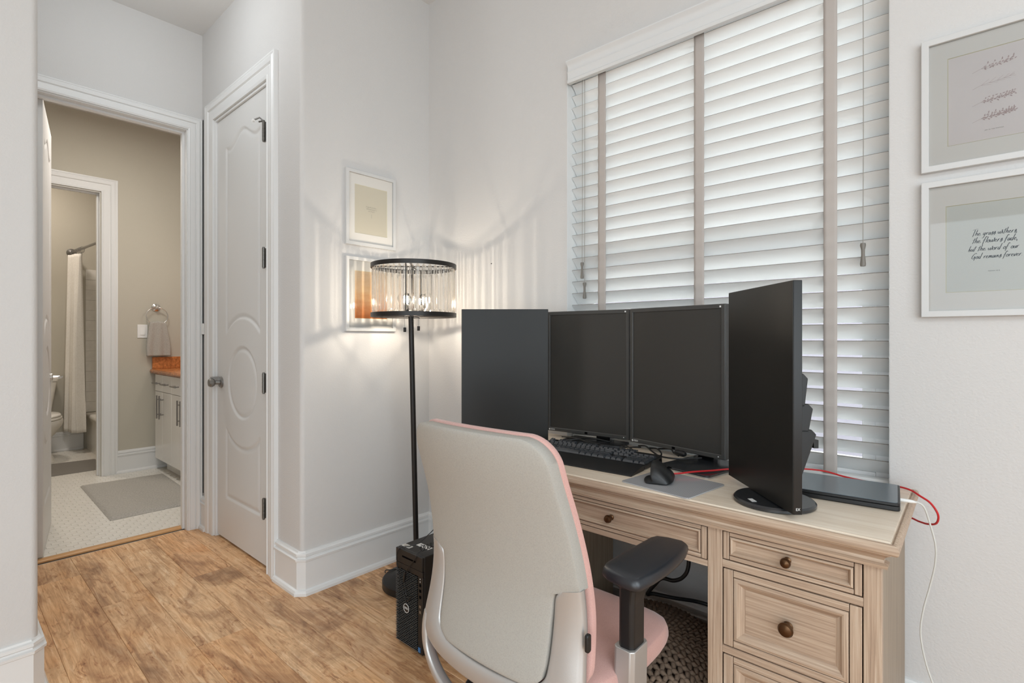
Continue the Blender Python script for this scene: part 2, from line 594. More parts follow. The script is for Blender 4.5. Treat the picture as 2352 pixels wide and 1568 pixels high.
def text_mesh(name, body, size, mat, parent, matrix, extrude=0.0002, shear=0.0, spacing=1.0, align='CENTER'):
    cu = bpy.data.curves.new(name, 'FONT')
    cu.body = body
    cu.size = size
    cu.extrude = extrude
    cu.shear = shear
    cu.space_character = spacing
    cu.align_x = align
    cu.align_y = 'CENTER'
    cu.resolution_u = 3
    t = bpy.data.objects.new(name + '_tmp', cu)
    COL.objects.link(t)
    dg = bpy.context.evaluated_depsgraph_get()
    me = bpy.data.meshes.new_from_object(t.evaluated_get(dg))
    bpy.data.objects.remove(t)
    me.materials.clear()
    me.materials.append(mat)
    me.transform(matrix)
    me.name = name
    o = bpy.data.objects.new(name, me)
    COL.objects.link(o)
    if parent is not None:
        me.transform(Matrix.Translation(-ORG.get(parent.name, Vector((0, 0, 0)))))
        o.parent = parent
        ORG[o.name] = ORG.get(parent.name, Vector((0, 0, 0)))
    return o


def spline(pts, n=8):
    """Catmull-Rom through the points"""
    P = [Vector(p) for p in pts]
    P = [P[0] * 2 - P[1]] + P + [P[-1] * 2 - P[-2]]
    out = []
    for i in range(1, len(P) - 2):
        for k in range(n):
            t = k / n
            a, b, c, d = P[i - 1], P[i], P[i + 1], P[i + 2]
            out.append(0.5 * ((2 * b) + (c - a) * t + (2 * a - 5 * b + 4 * c - d) * t * t + (3 * b - a - 3 * c + d) * t ** 3))
    out.append(P[-2])
    return out


def rrect(x0, x1, y0, y1, r, n=6):
    out = []
    for cx, cy, a0 in ((x1 - r, y1 - r, 0), (x0 + r, y1 - r, 90), (x0 + r, y0 + r, 180), (x1 - r, y0 + r, 270)):
        for k in range(n + 1):
            a = radians(a0 + 90 * k / n)
            out.append((cx + r * cos(a), cy + r * sin(a)))
    return out


# ------------------------------------------------------------------ room shell
XL = -2.285          # lamp wall and foreground wall plane
YW = 1.868           # window wall plane
YC = 1.125           # closet wall plane
YF = 0.236           # end of foreground wall
XB = -3.575          # bathroom entry wall plane
XB2 = -3.69
XF = -5.51           # far bathroom wall
XF2 = -5.62
XT = -7.05           # toilet room back wall
ZC = 3.05
WT = 0.14
WX0, WX1, WZ0, WZ1 = -1.334, -0.177, 0.705, 2.385    # window opening
RX, RY = 2.6, -3.0

m = MB()
m.box(XT - 0.1, WX0, YW, YW + WT, -0.05, ZC)
m.box(WX1, RX + 0.1, YW, YW + WT, -0.05, ZC)
m.box(WX0, WX1, YW, YW + WT, -0.05, WZ0)
m.box(WX0, WX1, YW, YW + WT, WZ1, ZC)
struct('wall_back', m, M['wall'])

# lamp wall with rounded corner, closet front wall
def corner_prism(mb, pts, z0, z1):
    mb.prism(pts, z0, z1)

r = 0.02
arc = [(XL - r + r * sin(radians(a)), YC + r - r * cos(radians(a))) for a in range(0, 91, 10)]
m = MB()
m.prism([(XL - 0.115, YC)] + arc + [(XL, YW), (XL - 0.115, YW)], -0.05, ZC)
struct('wall_left', m, M['wall'])
DX0, DX1, DZ1 = -3.360, -2.632, 2.462     # closet door opening
m = MB()
m.box(XB, DX0, YC, YC + 0.115, -0.05, ZC)
m.box(DX1, XL - 0.115, YC, YC + 0.115, -0.05, ZC)
m.box(DX0, DX1, YC, YC + 0.115, DZ1, ZC)
struct('wall_closet', m, M['wall'])
# foreground wall: block with rounded end
arc = [(XL - r + r * cos(radians(a)), YF - r + r * sin(radians(a))) for a in range(0, 91, 10)]
m = MB()
m.prism([(XL, RY)] + arc + [(XB, YF), (XB, YF - 0.115), (XL - 0.115, YF - 0.115), (XL - 0.115, RY)], -0.05, ZC)
struct('wall_foreground', m, M['wall'])
# bathroom entry wall
BY0, BY1, BZ1 = 0.345, 1.047, 2.447
m = MB()
m.box(XB2, XB, BY1, YW, -0.05, ZC)
m.box(XB2, XB, -0.75, BY0, -0.05, ZC)
m.box(XB2, XB, BY0, BY1, BZ1, ZC)
struct('wall_bath_entry', m, [M['wall']])
# far bathroom wall with the inner doorway
FY0, FY1, FZ1 = 0.255, 0.957, 2.405
m = MB()
m.box(XF2, XF, FY1, YW, -0.05, ZC)
m.box(XF2, XF, -0.75, FY0, -0.05, ZC)
m.box(XF2, XF, FY0, FY1, FZ1, ZC)
struct('wall_bath_far', m, M['bathwall'])
m = MB()
m.box(XT - 0.1, XT, -0.75, YW, -0.05, ZC)
struct('wall_toilet_back', m, M['bathwall'])
m = MB()
m.box(XT - 0.1, XB2, -0.85, -0.75, -0.05, ZC)
struct('wall_bath_side', m, M['bathwall'])
m = MB()
m.box(RX, RX + 0.1, RY, YW, -0.05, ZC)
struct('wall_right', m, M['wall'])
m = MB()
m.box(XL - 0.115, RX + 0.1, RY - 0.1, RY, -0.05, ZC)
struct('wall_front', m, M['wall'])
m = MB()
m.box(XT - 0.1, RX + 0.1, RY - 0.1, YW + WT, ZC, ZC + 0.1)
struct('ceiling', m, M['ceil'])

# floor: base with individual planks
m = MB()
m.box(-3.60, RX, RY, YW, -0.05, -0.008)
floor = struct('floor', m, M['subfloor'])
PW, PL = 0.1785, 1.22
plank_meshes = {}


def plank(x0, x1, yc):
    L = round(x1 - x0, 3)
    key = L
    if key not in plank_meshes:
        b = MB()
        h, g = PW / 2 - 0.0004, 0.0012
        hx = L / 2 - 0.0004
        lo = [(-hx, -h), (hx, -h), (hx, h), (-hx, h)]
        hi = [(-hx + g, -h + g), (hx - g, -h + g), (hx - g, h - g), (-hx + g, h - g)]
        b.rings([[(x, y, -0.007) for x, y in lo], [(x, y, -0.0008) for x, y in lo], [(x, y, 0.0) for x, y in hi]])
        o = b.build('plank', M['plank'], floor, smooth=0, local=True)
        plank_meshes[key] = o
    else:
        o = linkcopy(plank_meshes[key], floor)
    o.location = ((x0 + x1) / 2, yc, 0)
    return o


OFFS = {0: -3.415, 1: -2.851, -1: -2.831, -2: -3.30, 2: -3.60, 3: -3.05}
y0 = 0.675
for k in range(-20, 7):
    ya = y0 + k * PW
    yc = ya + PW / 2
    if yc - PW / 2 < RY or yc + PW / 2 > YW - 0.002:
        continue
    off = OFFS.get(k, -3.6 + random.uniform(0, PL))
    hall = YF - 0.05 < yc < YC + 0.1
    xmin = -3.60 if hall else XL
    x = off
    while x > xmin:
        x -= PL
    while x < 1.6:
        a, b_ = max(x, xmin), x + PL
        if b_ > xmin + 0.03:
            plank(a, b_, yc)
        x += PL

# threshold strip, bathroom tile floor
m = MB()
m.prism([(-3.632, -0.004), (-3.632, 0.004), (-3.640, 0.008), (-3.680, 0.008), (-3.69, 0.004), (-3.69, -0.004)], BY0, BY1, 'xz')
m2 = MB()
for v in m.v:
    m2.v.append((v[0], v[1], v[2]))
m2.f, m2.m = m.f, m.m
t = tag(m2.build('threshold', M['threshold'], None, smooth=40), kind='structure')
m = MB()
m.box(-3.60, -3.70, BY0, BY1, -0.05, -0.009)
m.box(XT, XB2, -0.75, YW, -0.05, -0.0012)
bfloor = struct('floor_tiled', m, M['grout'])
# picket / hexagon tiles
HA, HB = 0.030, 0.0255      # half length x, half width y
hexes = []
px, py = HA * 1.5 + 0.001, HB * 2 + 0.002
ix = 0
x = -3.72
while x > -7.0:
    yy = -0.1 + (py / 2 if ix % 2 else 0)
    while yy < 1.80:
        hexes.append((x, yy))
        yy += py
    x -= px
    ix += 1
hexes = [h for h in hexes if not (h[0] < -5.5 and h[1] > 1.06) and h[1] > -0.05 and not (h[1] > 1.36 and h[0] > -5.5) and not (XF2 - .03 < h[0] < XF + .03 and not FY0 < h[1] < FY1)]
# only what the doorway can show
vis = [h for h in hexes if (h[1] / -h[0]) > 0.075 and h[1] / -h[0] < 0.31]
vis.sort(key=lambda h: h[0] ** 2 + h[1] ** 2)
near, rest = vis[:300], vis[300:]
HEX = [(HA, 0), (HA / 2, HB), (-HA / 2, HB), (-HA, 0), (-HA / 2, -HB), (HA / 2, -HB)]
tile0 = None
for hx, hy in near:
    if tile0 is None:
        b = MB()
        b.rings([[(a, c, -0.004) for a, c in HEX], [(a, c, 0.0) for a, c in HEX], [(a * .985, c * .985, 0.0008) for a, c in HEX]])
        tile0 = b.build('tile', M['tile'], bfloor, smooth=0, local=True)
        o = tile0
    else:
        o = linkcopy(tile0, bfloor)
    o.location = (hx, hy, random.uniform(-0.0003, 0.0003))
b = MB()
for hx, hy in rest:
    b.rings([[(hx + a, hy + c, -0.004) for a, c in HEX], [(hx + a, hy + c, 0.0) for a, c in HEX], [(hx + a * .96, hy + c * .96, 0.0012) for a, c in HEX]])
o = b.build('small_tiles', M['tile'], bfloor, smooth=0)
o['kind'] = 'stuff'

# baseboards: board, cap moulding and shoe
BASE = [(0, 0), (0.030, 0), (0.030, 0.012), (0.024, 0.022), (0.016, 0.026), (0.016, 0.150), (0.021, 0.153), (0.022, 0.162),
        (0.013, 0.166), (0.012, 0.172), (0.017, 0.176), (0.016, 0.186), (0.009, 0.190), (0.006, 0.196), (0, 0.197)]


def base(name, path):
    m = MB()
    m.sweep(path, BASE)
    return struct(name, m, M['trim'], smooth=30)


# travel so that the room lies to the right
c = 0.020
base('baseboard_left', [(DX1 + 0.108, YC), (XL - c, YC), (XL, YC + c), (XL, YW), (RX, YW)][::1])
base('baseboard_closet', [(XB, YC), (DX0 - 0.108, YC)])
base('baseboard_foreground', [(XL, RY), (XL, YF - c), (XL - c, YF), (XB, YF)])
base('baseboard_bath', [(XF, FY1 + 0.108), (XF, YW)])
base('baseboard_toilet', [(XT, -0.75), (XT, 1.08)])

# casings: stepped profile swept round an opening, drawn in the wall plane
CAS = [(0.0, 0.0), (0.0, 0.012), (0.012, 0.016), (0.016, 0.012), (0.048, 0.016), (0.056, 0.013), (0.062, 0.020), (0.080, 0.024),
       (0.090, 0.019), (0.096, 0.022), (0.103, 0.020), (0.103, 0.0)]


def casing(name, axis, plane, sgn, a0, a1, ztop, w=1.0, parent=None, clip=None):
    """U of moulding; a0..a1 along the wall, standing out of the plane by sgn*depth"""
    m = MB()
    path = [(a0, 0.0), (a0, ztop), (a1, ztop), (a1, 0.0)]
    P = [Vector(q) for q in path]
    dirs = [Vector((-1, 0)), Vector((-1, 1)), Vector((1, 1)), Vector((1, 0))]
    rings = []
    for q, d in zip(P, dirs):
        ring = []
        for o, h in CAS:
            a = q + d * o * w
            if axis == 'y':
                ring.append((a.x, plane + sgn * h, a.y))
            else:
                ring.append((plane + sgn * h, a.x, a.y))
        rings.append(ring)
    m.rings(rings)
    return m.build(name, M['trim'], parent, smooth=25)


def jamb(name, axis, p0, p1, a0, a1, ztop, t=0.018, stop=None, parent=None):
    m = MB()
    def bx(u0, u1, z0, z1, q0=p0, q1=p1):
        if axis == 'y':
            m.box(u0, u1, q0, q1, z0, z1)
        else:
            m.box(q0, q1, u0, u1, z0, z1)
    bx(a0 - t, a0, 0, ztop + t)
    bx(a1, a1 + t, 0, ztop + t)
    bx(a0, a1, ztop, ztop + t)
    if stop:
        s0, s1 = stop
        bx(a0, a0 + 0.011, 0, ztop, s0, s1)
        bx(a1 - 0.011, a1, 0, ztop, s0, s1)
        bx(a0 + 0.011, a1 - 0.011, ztop - 0.011, ztop, s0, s1)
    return m.build(name, M['trim'], parent, smooth=0)


# bathroom doorway trim
t1 = struct('trim_1', MB().box(XB2, XB2 + 0.001, BY0 - .001, BY0, 0, 0.02), M['trim'])
casing('casing', 'x', XB, 1, BY0 + 0.003, BY1 - 0.003, BZ1 - 0.003, 0.74, t1)
jamb('jamb', 'x', XB2, XB + 0.002, BY0 + 0.008, BY1 - 0.008, BZ1 - 0.008, 0.0075, (XB2 + 0.038, XB2 + 0.07), t1)
t2 = struct('trim_2', MB().box(XF2, XF2 + 0.001, FY0 - .001, FY0, 0, 0.02), M['trim'])
casing('casing', 'x', XF, 1, FY0 - 0.004, FY1 + 0.006, FZ1 + 0.006, 1.08, t2)
jamb('jamb', 'x', XF2, XF + 0.002, FY0 + 0.008, FY1 - 0.004, FZ1 - 0.004, 0.0035, (XF2 + 0.03, XF2 + 0.06), t2)


# ------------------------------------------------------------------ panelled doors
def seg_dist(px, pz, poly):
    d = np.full(px.shape, 9.0)
    n = len(poly)
    inside = np.zeros(px.shape, bool)
    for i in range(n):
        ax, az = poly[i]
        bx, bz = poly[(i + 1) % n]
        dx, dz = bx - ax, bz - az
        L = dx * dx + dz * dz + 1e-12
        t = np.clip(((px - ax) * dx + (pz - az) * dz) / L, 0, 1)
        d = np.minimum(d, np.hypot(px - ax - t * dx, pz - az - t * dz))
        cond = ((az > pz) != (bz > pz))
        with np.errstate(divide='ignore', invalid='ignore'):
            xi = (bx - ax) * (pz - az) / (bz - az + 1e-15) + ax
        inside ^= cond & (px < xi)
    return np.where(inside, d, -d)


def door_slab(name, W, H, parent, thick=0.035):
    """slab in local x 0..W, z 0..H, face at y=0 looking -y and back at y=thick; moulded relief on both faces"""
    step = 0.0062
    nx, nz = int(W / step) + 1, int(H / step) + 1
    xs, zs = np.linspace(0, W, nx), np.linspace(0, H, nz)
    X, Z = np.meshgrid(xs, zs)
    cx = W * 0.515
    hwid = 0.234
    zo = 0.912
    # polygons in door coordinates
    top = []
    for k in range(41):
        t = -1 + 2 * k / 40
        base_z = 2.245
        top.append((cx + hwid * t, base_z + 0.068 * (0.5 + 0.5 * cos(pi * min(1, abs(t) / 0.78))) + 0.010 * max(0, (abs(t) - 0.78) / 0.22)))
    a = math.asin(hwid / 0.352)
    low = [(cx + 0.352 * sin(q), zo + 0.352 * cos(q)) for q in np.linspace(a, -a, 25)]
    up = top + low
    cir = [(cx + 0.200 * cos(q), zo + 0.200 * sin(q)) for q in np.linspace(0, 2 * pi, 48, endpoint=False)]
    lo2 = [(cx + 0.352 * sin(q), zo - 0.352 * cos(q)) for q in np.linspace(-a, a, 25)]
    lowp = lo2 + [(cx + hwid, 0.236), (cx - hwid, 0.236)]
    D = np.zeros(X.shape)
    for poly in (up, cir, lowp):
        d = seg_dist(X, Z, poly)
        # ogee: drop, then rise to a slightly raised field
        f = np.where(d > 0, np.where(d < 0.012, -0.0075 * np.sin(np.clip(d / 0.012, 0, 1) * pi / 2),
                                     -0.0075 + 0.0055 * np.clip((d - 0.012) / 0.020, 0, 1) ** 0.8), 0)
        D += f
    m = MB()
    V = [(float(X[j, i]), float(-D[j, i]), float(Z[j, i])) for j in range(nz) for i in range(nx)]
    F = [(j * nx + i, j * nx + i + 1, (j + 1) * nx + i + 1, (j + 1) * nx + i) for j in range(nz - 1) for i in range(nx - 1)]
    m.add(V, F)
    V = [(float(X[j, i]), float(thick + D[j, i]), float(Z[j, i])) for j in range(nz) for i in range(nx)]
    F = [(j * nx + i, (j + 1) * nx + i, (j + 1) * nx + i + 1, j * nx + i + 1) for j in range(nz - 1) for i in range(nx - 1)]
    m.add(V, F)
    m.add([(0, 0, 0), (W, 0, 0), (W, 0, H), (0, 0, H), (0, thick, 0), (W, thick, 0), (W, thick, H), (0, thick, H)],
          [(0, 4, 5, 1), (1, 5, 6, 2), (2, 6, 7, 3), (3, 7, 4, 0)])
    return m.build(name, M['door'], parent, smooth=60, local=True)


# closet door (door_1): hinges on the right, knob on the left
d1 = bpy.data.objects.new('door_1', None)
COL.objects.link(d1)
d1['kind'] = 'structure'
DY = YC + 0.010
d1.location = (DX0 + 0.012, DY, 0.014)
ORG[d1.name] = Vector((0, 0, 0))
DW = 0.705
slab1 = door_slab('slab', DW, 2.436, d1)
ORG[d1.name] = Vector((DX0 + 0.012, DY, 0.014))
casing('casing', 'y', YC, -1, DX0 - 0.004, DX1 + 0.004, DZ1 + 0.004, 1.04, d1)
jamb('jamb', 'y', YC - 0.001, YC + 0.115, DX0 + 0.010, DX1 - 0.010, DZ1 - 0.010, 0.010, (DY + 0.037, DY + 0.06), d1)
# lever/knob on the left
kx, kz = DX0 + 0.012 + 0.062, 0.914
m = MB()
m.lathe([(0.0, 0.0), (0.033, 0.0), (0.033, -0.006), (0.028, -0.011), (0.014, -0.013), (0.012, -0.035), (0.020, -0.040),
         (0.026, -0.050), (0.026, -0.060), (0.020, -0.068), (0.0, -0.070)], (kx, DY, kz), 24, 'y')
m.box(kx - 0.004, kx + 0.004, DY - 0.058, DY - 0.012, kz + 0.012, kz + 0.034)
m.build('door_knob', M['nickel'], d1)
for hz in (2.212, 1.576, 0.946, 0.315):
    m = MB()
    hx = DX0 + 0.012 + DW - 0.014
    for q in range(5):
        z0_ = hz - 0.048 + q * 0.0196
        m.lathe([(0.0072, 0.0), (0.0072, 0.0186)], (hx, YC - 0.012, z0_), 14)
    m.lathe([(0.0055, -0.004), (0.0055, 0.104)], (hx, YC - 0.012, hz - 0.050), 12)
    m.box(hx - 0.020, hx + 0.004, YC - 0.006, YC - 0.001 + 0.004, hz - 0.048, hz + 0.048)
    m.build('hinge', M['hinge'], d1)
m = MB()
m.tube([(hx, YC - 0.012, 2.262), (hx - 0.004, YC - 0.030, 2.275), (hx - 0.018, YC - 0.050, 2.262)], 0.004, 8)
m.tube([(hx + 0.006, YC - 0.012, 2.262), (hx - 0.03, YC - 0.022, 2.264)], 0.004, 8)
m.build('door_stop', M['hinge'], d1)
m = MB()
m.lathe([(0.0, -0.006), (0.007, -0.006), (0.007, 0.006), (0.0, 0.006)], (hx - 0.020, YC - 0.053, 2.258), 12, 'y')
m.build('door_stop_tip', M['white'], d1)
# bathroom door (door_2) swung inwards
d2 = bpy.data.objects.new('door_2', None)
COL.objects.link(d2)
d2['kind'] = 'structure'
ORG[d2.name] = Vector((0, 0, 0))
s2 = slab1.copy()
COL.objects.link(s2)
s2.parent = d2
s2.scale = (0.98, 1, 1)
d2.location = (XB2 + 0.01, BY0 + 0.052, 0.012)
d2.rotation_euler = (0, 0, radians(180 - 9.5))
m = MB()
m.lathe([(0.0, 0.0), (0.030, 0.0), (0.030, -0.008), (0.012, -0.012), (0.010, -0.045), (0.0, -0.046)], (0.63, 0, 0.915), 20, 'y')
m.tube([(0.63, -0.045, 0.915), (0.60, -0.052, 0.917), (0.565, -0.05, 0.912), (0.535, -0.047, 0.918)], [0.009, 0.008, 0.006, 0.009], 10)
m.build('door_lever', M['chrome'], d2, local=True)
m = MB()
m.box(0.6905, 0.6925, 0.008, 0.028, 0.87, 0.96)
m.build('latch_plate', M['nickel'], d2, local=True)

# ------------------------------------------------------------------ window and blind
m = MB()
fy0, fy1 = YW + 0.085, YW + 0.125
m.box(WX0, WX0 + 0.045, fy0, fy1, WZ0, WZ1)
m.box(WX1 - 0.045, WX1, fy0, fy1, WZ0, WZ1)
m.box(WX0 + .045, WX1 - .045, fy0, fy1, WZ0, WZ0 + 0.05)
m.box(WX0 + .045, WX1 - .045, fy0, fy1, WZ1 - 0.05, WZ1)
win = struct('window_1', m, M['vinyl'], bevel=0.003)
ORG[win.name] = Vector((0, 0, 0))
MID = 1.50
for nm, za, zb, yo in (('sash', WZ0 + 0.05, MID + 0.02, 0.0), ('sash', MID - 0.02, WZ1 - 0.05, 0.018)):
    m = MB()
    xa, xb = WX0 + 0.045, WX1 - 0.045
    ya = fy0 + 0.003 + yo
    yb = ya + 0.017
    m.box(xa, xa + 0.035, ya, yb, za, zb)
    m.box(xb - 0.035, xb, ya, yb, za, zb)
    m.box(xa + .035, xb - .035, ya, yb, za, za + 0.04)
    m.box(xa + .035, xb - .035, ya, yb, zb - 0.04, zb)
    s = m.build('sash', M['vinyl'], win, bevel=0.002)
    m = MB()
    m.box(xa + .033, xb - .033, ya + 0.006, ya + 0.010, za + 0.038, zb - 0.038)
    m.build('pane', M['pane'], s, smooth=0)
for bx_ in ((WX0, WX0 + 0.002, WZ0 + .018, WZ1), (WX1 - 0.002, WX1, WZ0 + .018, WZ1), (WX0 + .002, WX1 - .002, WZ1 - 0.002, WZ1)):
    MB().box(bx_[0], bx_[1], YW + 0.001, fy0, bx_[2], bx_[3]).build('reveal_bright_liner', M['slat'], win, smooth=0)  # white liner added so the wall return looks daylit
m = MB()
m.box(WX0 + 0.001, WX1 - 0.001, YW - 0.012, fy0, WZ0, WZ0 + 0.018)
m.build('window_sill', M['trim'], win, bevel=0.004)

bl = thing('window_blind', ((WX0 + WX1) / 2, YW + 0.05, WZ0 + 0.02), 'white wide-slat blind with grey cloth tapes filling the window over the desk', 'blind')
SX0, SX1 = WX0 + 0.006, WX1 - 0.006
TH = radians(43.5)
SWD = 0.0635
slat0 = None
YI = 1.900
zt = 2.2470
for k in range(-1, 29):
    zk = zt - 0.0515 * k
    if slat0 is None:
        b = MB()
        n = 10
        prof = []
        for j in range(n + 1):
            s_ = j / n
            prof.append((s_ * SWD, 0.0022 * 4 * s_ * (1 - s_)))
        top_ = [(a, h) for a, h in prof]
        bot_ = [(a, h - 0.003) for a, h in prof][::-1]
        cr = top_ + bot_
        ring = [(cos(TH) * a + sin(TH) * h, -sin(TH) * a + cos(TH) * h) for a, h in cr]
        b.rings([[(x_, a, h) for a, h in ring] for x_ in (SX0, SX1)])
        b.v = [(v[0] - (SX0 + SX1) / 2, v[1], v[2]) for v in b.v]
        L_ = len(cr)
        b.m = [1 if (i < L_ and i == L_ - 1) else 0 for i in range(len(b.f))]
        slat0 = b.build('slat', [M['slat'], M['slatedge_shade']], bl, smooth=30, local=True)
        o = slat0
    else:
        o = linkcopy(slat0, bl)
    o.location = (0, YI - (YW + 0.05), zk - (WZ0 + 0.02))
    o.rotation_euler = (random.uniform(-0.005, 0.005), 0, random.uniform(-0.0004, 0.0004))
# bottom rail, headrail, valance
m = MB()
m.prism(rrect(YI + 0.002, YI + 0.045, 0.728, 0.746, 0.004, 3), SX0, SX1, 'yz')
m.build('bottom_rail', M['slat'], bl)
m = MB()
m.box(SX0, SX1, YI + 0.005, YI + 0.05, 2.315, 2.365)
m.build('headrail', M['slat'], bl, bevel=0.003)
m = MB()
vp = [(1.868, 2.284), (1.850, 2.284), (1.847, 2.290), (1.847, 2.296), (1.851, 2.300), (1.8505, 2.325), (1.848, 2.331), (1.8505, 2.336), (1.851, 2.352), (1.846, 2.362), (1.839, 2.368),
      (1.836, 2.372), (1.836, 2.376), (1.868, 2.376)]
m.prism(vp, -1.318, -0.187, 'yz')
m.build('valance', M['valance'], bl, smooth=30)
# cloth tapes, front and back
tape0 = None
for tx in (-1.173, -0.755, -0.3335):
    m = MB()
    n = 200
    z_hi, z_lo = 2.300, 0.744
    def fn(i, j, tx=tx):
        z = z_hi + (z_lo - z_hi) * j / (n - 1)
        ph = (zt - z) / 0.0515
        fr = ph - math.floor(ph)
        return (tx + (i / 4 - 0.5) * 0.038, YI - 0.0035 + 0.002 * sin(pi * fr) ** 2, z)
    m.grid(5, n, fn)
    tp = m.build('tape', M['tape'], bl, smooth=60)
    sol = tp.modifiers.new('solid', 'SOLIDIFY')
    sol.thickness = 0.0006
# tilt cord (right) and two lift cords (left) with tassels
def cordset(x, zend, ztop=2.30):
    m = MB()
    m.tube([(x, YI - 0.012, ztop), (x + 0.001, YI - 0.013, 1.8), (x, YI - 0.014, zend)], 0.0011, 6)
    m.build('cord', M['cord'], bl)
    m = MB()
    m.lathe([(0.0, 0.0), (0.0068, 0.0), (0.0078, -0.006), (0.005, -0.020), (0.0048, -0.035), (0.0078, -0.064), (0.0068, -0.070), (0.0, -0.070)],
            (x, YI - 0.014, zend), 12)
    m.build('tassel', M['tassel'], bl)


cordset(-0.2455, 1.462)
cordset(-1.266, 1.502)
cordset(-1.2535, 1.414)

# outside, as far as the blind's gaps show it
m = MB()
m.box(-9, 9, YW + WT + 0.01, 16, -0.35, -0.30)
struct('ground_outside', m, M['ground'])
m = MB()
m.box(-9, 9, 6.5, 6.7, -0.3, 2.05)
struct('wall_neighbour', m, M['ext'])
hd = thing('tree', (-3.9, 7.6, -0.3), 'green tree outside, glimpsed between the blind slats', 'tree')
m = MB()
rs = random.Random(3)
for k in range(900):
    cx_, cz_ = rs.gauss(-3.9, 0.9), rs.gauss(2.5, 0.5)
    cy_ = 7.7 + rs.uniform(-0.6, 0.6)
    a_, b_ = rs.uniform(0, 6.28), rs.uniform(-1, 1)
    u_ = Vector((cos(a_), sin(a_), b_)).normalized() * 0.12
    v_ = u_.cross(Vector((0.3, 0.8, 0.5))).normalized() * 0.07
    cc = Vector((cx_, cy_, cz_))
    m.add([cc - u_, cc + v_, cc + u_, cc - v_], [(0, 1, 2, 3)])
MB().tube([(-3.9, 7.7, -0.3), (-3.85, 7.7, 1.2), (-3.9, 7.75, 2.4)], [.12, .09, .05], 10).build('trunk', M['subfloor'], hd)
lv = m.build('leaves', M['leaf'], hd, smooth=0)
lv['kind'] = 'stuff'

# ------------------------------------------------------------------ desk
DXL, DXR, DYF, DYB, DZT = -1.449, -0.107, 1.280, 1.806, 0.760
desk = thing('desk', (-0.778, 1.54, 0), 'whitewashed wooden pedestal desk with panelled drawers under the window', 'desk')
# top board with raised lip edge
m = MB()
path = [(DXL, DYB), (DXL, DYF), (DXR, DYF), (DXR, DYB)]
def ring_at(off, z):
    return [(DXL + off, DYF + off, z), (DXR - off, DYF + off, z), (DXR - off, DYB - off, z), (DXL + off, DYB - off, z)]
m.rings([ring_at(0.012, 0.735), ring_at(0.004, 0.735), ring_at(0.0, 0.739), ring_at(-0.001, 0.745), ring_at(0.001, 0.752), ring_at(0.005, 0.7565),
         ring_at(0.0095, 0.7570), ring_at(0.0105, 0.7530), ring_at(0.0130, 0.7530)])
m.build('edge_moulding', M['wx'], desk, smooth=50)
m = MB()
m.rings([ring_at(0.0130, 0.7531), ring_at(0.0155, 0.7595), ring_at(0.018, DZT)])
m.build('desk_top', M['wtop'], desk, smooth=30)
# cornice under the top
CX0, CX1, CYF = DXL + 0.030, DXR - 0.030, 1.303
m = MB()
prof = [(0.0, 0.702), (0.010, 0.702), (0.012, 0.709), (0.004, 0.712), (0.003, 0.718), (0.006, 0.724), (0.012, 0.730), (0.017, 0.733), (0.017, 0.736), (0.0, 0.736)]
m.sweep([(CX1, CYF + 0.02), (CX1, CYF), (CX0, CYF), (CX0, CYF + 0.02)][::-1], prof)
m.build('cornice', M['wx'], desk, smooth=25)
# carcass: pedestals
PXR0, PXR1 = -0.497, -0.137
PXL0, PXL1 = -1.419, -1.059
def pedestal(x0, x1):
    MB().box(x0, x0 + 0.016, CYF + 0.02, DYB - 0.01, 0.03, 0.735).build('side_panel', M['wside_shade'], desk, bevel=0.001)
    MB().box(x1 - 0.016, x1, CYF + 0.02, DYB - 0.01, 0.03, 0.735).build('side_panel', M['wside_shade'], desk, bevel=0.001)
    MB().box(x0 + .016, x1 - .016, DYB - 0.022, DYB - 0.012, 0.03, 0.735).build('back_panel', M['wside_shade'], desk)
    MB().box(x0 + .016, x1 - .016, CYF + 0.02, DYB - 0.022, 0.06, 0.075).build('bottom_panel', M['wside_shade'], desk)
    MB().box(x0, x0 + 0.036, CYF, CYF + 0.022, 0.0, 0.702).build('stile', M['wz'], desk, bevel=0.0015)
    MB().box(x1 - 0.032, x1, CYF, CYF + 0.022, 0.0, 0.702).build('stile', M['wz'], desk, bevel=0.0015)
    for za, zb in ((0.608, 0.6265), (0.397, 0.4150), (0.075, 0.100), (0.698, 0.7005)):
        MB().box(x0 + 0.036, x1 - 0.032, CYF + 0.001, CYF + 0.021, za, zb).build('rail', M['wx'], desk, bevel=0.0012)
    m = MB()
    m.sweep([(x1, DYB - 0.012), (x1, CYF), (x0, CYF), (x0, DYB - 0.012)][::-1], [(0, 0), (0.012, 0), (0.012, 0.05), (0.006, 0.062), (0.004, 0.070), (0, 0.072)])
    m.build('plinth', M['wx'], desk, smooth=30)


pedestal(PXR0, PXR1)
pedestal(PXL0, PXL1)
m = MB()
m.box(PXL1, PXR0, CYF + 0.001, CYF + 0.021, 0.597, 0.6125)
m.build('rail', M['wx'], desk, bevel=0.0012)
m = MB()
m.box(PXL1 + 0.004, PXR0 - 0.004, CYF + 0.024, DYB - 0.02, 0.600, 0.608)
m.build('drawer_bottom', M['wside_shade'], desk)


def knob(cx, cy, cz, rad, parent):
    m = MB()
    k = rad / 0.016
    m.lathe([(0, 0), (0.010 * k, 0), (0.011 * k, -0.003), (0.006 * k, -0.006), (0.0055 * k, -0.012), (0.011 * k, -0.016), (0.0155 * k, -0.020),
             (0.016 * k, -0.024), (0.013 * k, -0.029), (0.007 * k, -0.0315), (0, -0.032)], (cx, cy, cz), 20, 'y')
    return m.build('knob', M['bronze'], parent)


